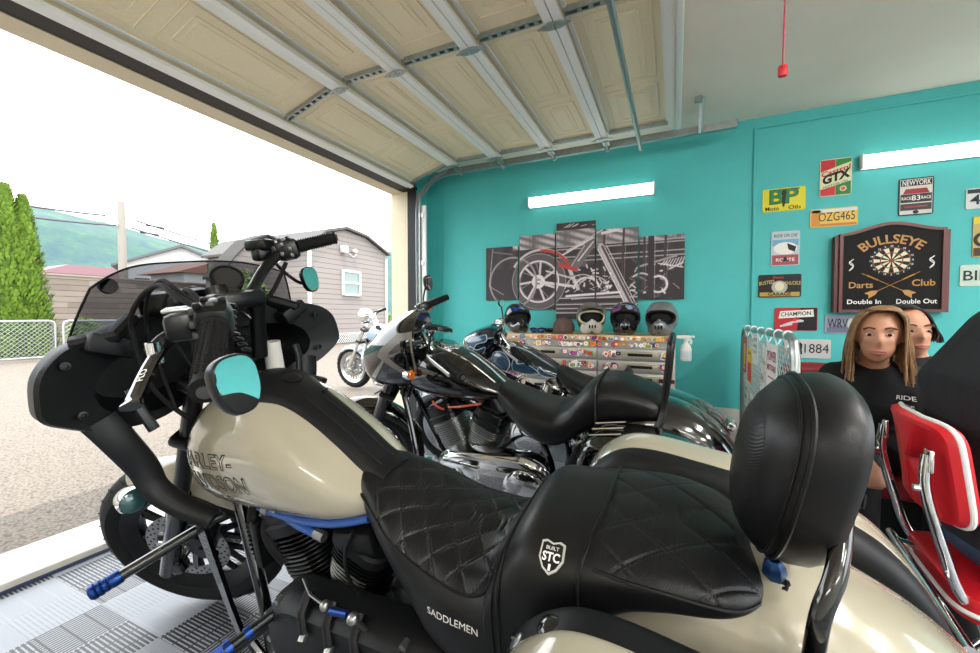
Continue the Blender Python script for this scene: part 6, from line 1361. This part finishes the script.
def remesh(mb, name, mt, parent, vox=.011, it=6, mats_fn=None):
    me = bpy.data.meshes.new('tmp'); me.from_pydata([tuple(v) for v in mb.v], [], mb.f); b = bmesh.new(); b.from_mesh(me); bmesh.ops.recalc_face_normals(b, faces=b.faces[:]); b.to_mesh(me); b.free()
    o = bpy.data.objects.new('tmp', me); COL.objects.link(o); r = o.modifiers.new('r', 'REMESH'); r.mode = 'VOXEL'; r.voxel_size = vox
    s = o.modifiers.new('s', 'SMOOTH'); s.iterations = it; s.factor = .5
    dg = bpy.context.evaluated_depsgraph_get(); ne = bpy.data.meshes.new_from_object(o.evaluated_get(dg)); bpy.data.objects.remove(o); bpy.data.meshes.remove(me)
    ne.name = name; ne.materials.clear(); ne.materials.append(mt); ne.polygons.foreach_set('use_smooth', [True]*len(ne.polygons)); q = bpy.data.objects.new(name, ne); COL.objects.link(q); q.parent = parent; return q
M_SKIN = mat('skin', 'b98468', .5, bump=(120, .05, .002)); M_TEE = mat('black_cotton', '131316', .9, bump=(260, .3, .002)); M_TEE2 = mat('charcoal_cotton', '1d1e23', .95, bump=(180, .45, .003)); M_JEAN = mat('denim', '2f4560', .85, bump=(300, .3, .001), vary=(14, .15))
def limb(m, pts, rad, n=14):
    P = [V(*p) for p in pts]; k = len(P)-1
    m.tube(P, lambda t: rad[0]+(rad[1]-rad[0])*t if len(rad) == 2 else interp([(i/k, r) for i, r in enumerate(rad)], t)[0], n=n, smooth=4)
    for p, r in ((P[0], rad[0]), (P[-1], rad[-1])): m.ell(p, (r, r, r), 12, 8)
def hand(m, wrist, d, up, side):
    """palm with four curled fingers and a thumb; d points along the hand"""
    w_, d, up = V(*wrist), V(*d).normalized(), V(*up); up = (up-d*up.dot(d)).normalized(); s = d.cross(up)*side
    rot = Matrix((s, d, up)).transposed(); m.ell(w_+d*.045, (.040, .055, .016), 14, 8, rot)
    for i, (o, L) in enumerate(((-.030, .066), (-.010, .076), (.011, .072), (.030, .056))):
        a = w_+d*.080+s*o; b = a+d*L*.45-up*.008; c = b+d*L*.30-up*.022; e = c+d*L*.12-up*.022; limb(m, (a, b, c, e), (.0095, .009, .0085, .0075), 8)
    a = w_+d*.028-s*.034; limb(m, (a, a-s*.028+d*.024-up*.006, a-s*.030+d*.052-up*.016), (.012, .0105, .009), 8)
def person(label, root, J, hair_fn, tee, jean, hem=.0, skin=M_SKIN, boots=True):
    t = thing('person', label, 'person', root, group=None); o = V(*root); L = lambda p: V(*p)-o
    b = MB(); pel, ch_, nk, hd = L(J['pelvis']), L(J['chest']), L(J['neck']), L(J['head']); fw = V(*J['face']).normalized(); rt = fw.cross(V(0, 0, 1)).normalized(); w_ = J.get('w', 1)
    fr_ = V(*J['front']).normalized(); lr = fr_.cross(V(0, 0, 1)).normalized()
    def torso(m, g):
        st = [(pel-V(0, 0, .07), .165, .11), (pel+V(0, 0, .02), .17, .12), (pel.lerp(ch_, .45), .145, .105), (pel.lerp(ch_, .8), .16, .115), (ch_, .175, .118), (ch_.lerp(nk, .55), .165, .095), (ch_.lerp(nk, .88), .10, .07), (nk, .062, .058)]
        up = (nk-pel).normalized(); f2 = (fr_-up*fr_.dot(up)).normalized(); m.rings([[p+lr*(q[0]*w_)+f2*q[1] for q in se(28, a+g, (c+g)*w_, 2.4)] for p, a, c in st])
    torso(b, -.008)
    limb(b, (nk-V(0, 0, .02), nk.lerp(hd, .5)), (.055, .050))
    up = (hd-nk).normalized()*.35+V(0, 0, 1)*.65; up = (up-fw*up.dot(fw)).normalized(); rot = Matrix((rt, fw, up)).transposed()
    b.ell(hd+up*.02-fw*.012, (.076, .094, .100), 24, 16, rot); b.ell(hd-up*.045+fw*.022, (.058, .066, .072), 20, 14, rot); b.ell(hd-up*.098+fw*.055, (.022, .020, .018), 12, 8, rot)
    b.ell(hd+fw*.095-up*.022, (.013, .018, .022), 12, 8, rot); b.tube([hd+fw*.082+up*.02, hd+fw*.106-up*.022], lambda q: (.009+.005*q, .010), n=8)
    b.ell(hd+fw*.083-up*.066, (.026, .013, .011), 14, 8, rot)
    for s in (-1, 1):
        b.ell(hd+rt*.078*s-up*.01-fw*.005, (.012, .022, .032), 12, 8, rot); b.ell(hd+fw*.068+rt*.030*s-up*.018, (.022, .018, .016), 12, 8, rot); b.ell(hd+fw*.074+rt*.032*s+up*.026, (.026, .012, .008), 12, 6, rot)
    for k in ('l', 'r'):
        sh, el, wr = L(J['sh_'+k]), L(J['el_'+k]), L(J['wr_'+k]); limb(b, (sh, sh.lerp(el, .5), el), (.058, .050, .041)); limb(b, (el, el.lerp(wr, .4), wr), (.042, .040, .028)); hand(b, wr, wr-el, J.get('palm_up', (0, 0, 1)), 1 if k == 'l' else -1)
        hp, kn, an = L(J['hip_'+k]), L(J['kn_'+k]), L(J['an_'+k]); limb(b, (hp, hp.lerp(kn, .5), kn), (.088, .078, .060)); limb(b, (kn, kn.lerp(an, .35), an), (.058, .056, .040)); f2 = V(fr_.x, fr_.y, 0).normalized(); b.ell(an+f2*.06-V(0, 0, .035), (.045, .045, .035), 12, 8); limb(b, (an-V(0, 0, .03), an+f2*.13-V(0, 0, .05)), (.040, .032))
    body = remesh(b, 'body', skin, t, .0105, 5)
    for s in (-1, 1):
        e = MB(); e.ell(hd+fw*.0745+rt*.031*s+up*.006, (.0120, .0120, .0066), 14, 10, rot); eo = e.build('eye', mat('eye_white', 'e4dfd8', .15), body); e = MB(); e.ell(hd+fw*.0835+rt*.031*s+up*.006, (.0075, .0040, .0062), 12, 8, rot); e.build('iris', mat('dark_brown', '2a1a12', .1), eo)
        e = MB(); e.tube([hd+fw*.088+rt*.014*s+up*.030, hd+fw*.090+rt*.032*s+up*.036, hd+fw*.080+rt*.050*s+up*.029], .0036, n=6, smooth=4); e.build('eyebrow', mat('brow_brown', '4a3322', .9), body)
    e = MB(); e.tube([hd+fw*.088-rt*.024-up*.064, hd+fw*.0965-up*.061, hd+fw*.088+rt*.024-up*.064], lambda q: (.0045, .0055), n=8, smooth=4); e.tube([hd+fw*.088-rt*.020-up*.067, hd+fw*.0955-up*.0715, hd+fw*.088+rt*.020-up*.067], lambda q: (.0045, .006), n=8, smooth=4); e.build('lips', mat('lip_pink', 'a8655a', .45), body)
    s_ = MB(); torso(s_, .010 if w_ < 1.2 else .022)
    for k in ('l', 'r'):
        sh, el = L(J['sh_'+k]), L(J['el_'+k]); limb(s_, (sh, sh.lerp(el, .45), sh.lerp(el, .80)), (.070, .066, .062))
    so = remesh(s_, 'shirt', tee, t, .012, 5)
    j_ = MB(); up = (nk-pel).normalized()
    j_.ell(pel-V(0, 0, .02), (.168*w_, .122*w_, .11), 20, 12, Matrix((lr, fr_, V(0, 0, 1))).transposed())
    for k in ('l', 'r'):
        hp, kn, an = L(J['hip_'+k]), L(J['kn_'+k]), L(J['an_'+k]); limb(j_, (hp, hp.lerp(kn, .5), kn), (.100, .090, .073)); limb(j_, (kn, kn.lerp(an, .5), an+V(0, 0, .02)), (.073, .066, .058))
    remesh(j_, 'jeans', jean, t, .012, 4)
    for k in ('l', 'r'):
        an = L(J['an_'+k]); f2 = V(fr_.x, fr_.y, 0).normalized(); s2 = V(-f2.y, f2.x, 0); b_ = MB(); b_.rings([[an+f2*(.045+q[0])+s2*q[1]+V(0, 0, z) for q in se(24, .135*k2, .05*k3, 2.6)] for z, k2, k3 in ((-.079, 1, 1), (-.06, 1, 1), (-.03, .85, .95), (.0, .5, .9), (.03, .4, .9))]); b_.build('shoe', M_RUBBER, t)
    if hair_fn: hair_fn(t, hd, fw, rt, up, rot)
    return t, so, (hd, fw, rt, up)
def long_hair(col, length, seed):
    def fn(t, hd, fw, rt, up, rot):
        rnd = random.Random(seed); m = MB(); ring = []
        for i in range(13):
            e = R(-12+102*i/12); row = []
            for k in range(33):
                a = R(62)+(2*PI-R(124))*k/32 if i < 8 else 2*PI*k/32
                row.append(hd+up*(.022+math.sin(e)*.112)-fw*.012+(fw*math.cos(a)*.104+rt*math.sin(a)*.088)*math.cos(e)**.8)
            ring.append(row)
        n_ = len(ring[0])
        for i in range(12):
            for k in range(n_-1):
                ids = [m.av(ring[i][k]), m.av(ring[i][k+1]), m.av(ring[i+1][k+1]), m.av(ring[i+1][k])]; m.af(ids)
        for i in range(150):                                          # locks
            a = R(58)+(2*PI-R(116))*rnd.random(); a0 = a+rnd.uniform(-.2, .2); r0 = hd+up*.125-fw*.005+(fw*math.cos(a0)*.02+rt*math.sin(a0)*.02); s = rnd.uniform(.98, 1.06)
            p1 = hd+up*.085-fw*.012+(fw*math.cos(a)*.085+rt*math.sin(a)*.072)*s; p2 = hd+up*.01-fw*.012+(fw*math.cos(a)*.108+rt*math.sin(a)*.090)*s; p3 = p2-V(0, 0, length*.5)+rt*math.sin(a)*rnd.uniform(-.005, .018)+fw*math.cos(a)*.006; p4 = p3-V(0, 0, length*rnd.uniform(.3, .6))+rt*rnd.uniform(-.012, .012)+fw*rnd.uniform(-.01, .02)
            m.tube([r0, p1, p2, p3, p4], lambda q: (.0085*(1-.55*q), .006*(1-.55*q)), n=5, smooth=3)
        m.build('hair', mat('hair_'+col, col, .5, vary=(60, .3)), t, 60, fix=False)
    return fn
pw, shirt_w, hw = person('seated person with long light brown hair and a black printed T-shirt on the red bench', (.80, 2.40, .46), dict(
    pelvis=(.80, 2.50, .565), chest=(.80, 2.40, .80), neck=(.795, 2.335, .945), head=(.79, 2.27, 1.068), face=(-.28, -.95, -.06), front=(-.12, -.99, 0), sh_l=(.93, 2.37, .868), el_l=(.97, 2.22, .66), wr_l=(.90, 2.04, .60),
    sh_r=(.685, 2.39, .865), el_r=(.625, 2.25, .66), wr_r=(.66, 2.05, .60), hip_l=(.88, 2.46, .56), hip_r=(.72, 2.46, .56), kn_l=(.93, 2.07, .545), kn_r=(.67, 2.07, .545), an_l=(.93, 2.05, .095), an_r=(.67, 2.05, .095), w=.9), long_hair('8a6844', .20, 5), M_TEE, mat('black_trousers', '17171b', .9))
bv = bvh_of(shirt_w); hw_root = V(.80, 2.40, .46)
for s, sz, z in (('RIDE', .026, .80), ('TIME', .018, .765)): drape_text(bv, s, shirt_w, M_WHITE, 'shirt_print', V(.885, 2.0, z)-hw_root, (1, 0, 0), (0, 0, 1), sz, None, (0, 1, 0), .002, .01)
drape_geo(bv, [(.022*math.cos(2*PI*k/16), .028*math.sin(2*PI*k/16)) for k in range(16)], shirt_w, M_WHITE, 'shirt_print', V(.885, 2.0, .725)-hw_root, (1, 0, 0), (0, 0, 1), (0, 1, 0), .002, .02)
person('seated person with dark hair mostly hidden behind the long haired one', (1.18, 2.52, .46), dict(
    pelvis=(1.14, 2.70, .565), chest=(1.10, 2.69, .81), neck=(1.06, 2.665, .955), head=(1.025, 2.62, 1.075), face=(.1, -.98, -.05), front=(.1, -.99, 0), sh_l=(1.26, 2.68, .90), el_l=(1.36, 2.57, .68), wr_l=(1.30, 2.36, .60),
    sh_r=(.95, 2.69, .89), el_r=(1.0, 2.62, .68), wr_r=(1.07, 2.40, .61), hip_l=(1.22, 2.66, .56), hip_r=(1.06, 2.66, .56), kn_l=(1.28, 2.25, .545), kn_r=(1.08, 2.25, .545), an_l=(1.28, 2.22, .095), an_r=(1.08, 2.22, .095), w=.9), long_hair('1c1216', .06, 9), M_TEE, M_JEAN)
def crop_hair(t, hd, fw, rt, up, rot):
    m = MB(); m.ell(hd+up*.036-fw*.028, (.084, .098, .098), 24, 14, rot); m.build('hair', mat('hair_black', '17130f', .6, vary=(60, .3)), t, 60)
person('seated person in a charcoal T-shirt and jeans seen from behind on the red chair', (.87, 1.56, .46), dict(
    pelvis=(.87, 1.58, .565), chest=(.875, 1.61, .92), neck=(1.06, 1.655, 1.26), head=(1.19, 1.66, 1.38), face=(.97, .1, -.15), front=(1, .05, 0), sh_l=(.99, 1.86, 1.15), el_l=(1.14, 1.92, .88), wr_l=(1.36, 1.78, .76),
    sh_r=(.99, 1.43, 1.15), el_r=(1.12, 1.33, .88), wr_r=(1.36, 1.42, .74), hip_l=(.88, 1.67, .56), hip_r=(.88, 1.47, .56), kn_l=(1.25, 1.74, .56), kn_r=(1.25, 1.40, .56), an_l=(1.28, 1.74, .095), an_r=(1.28, 1.40, .095), w=1.34), crop_hair, M_TEE2, M_JEAN)
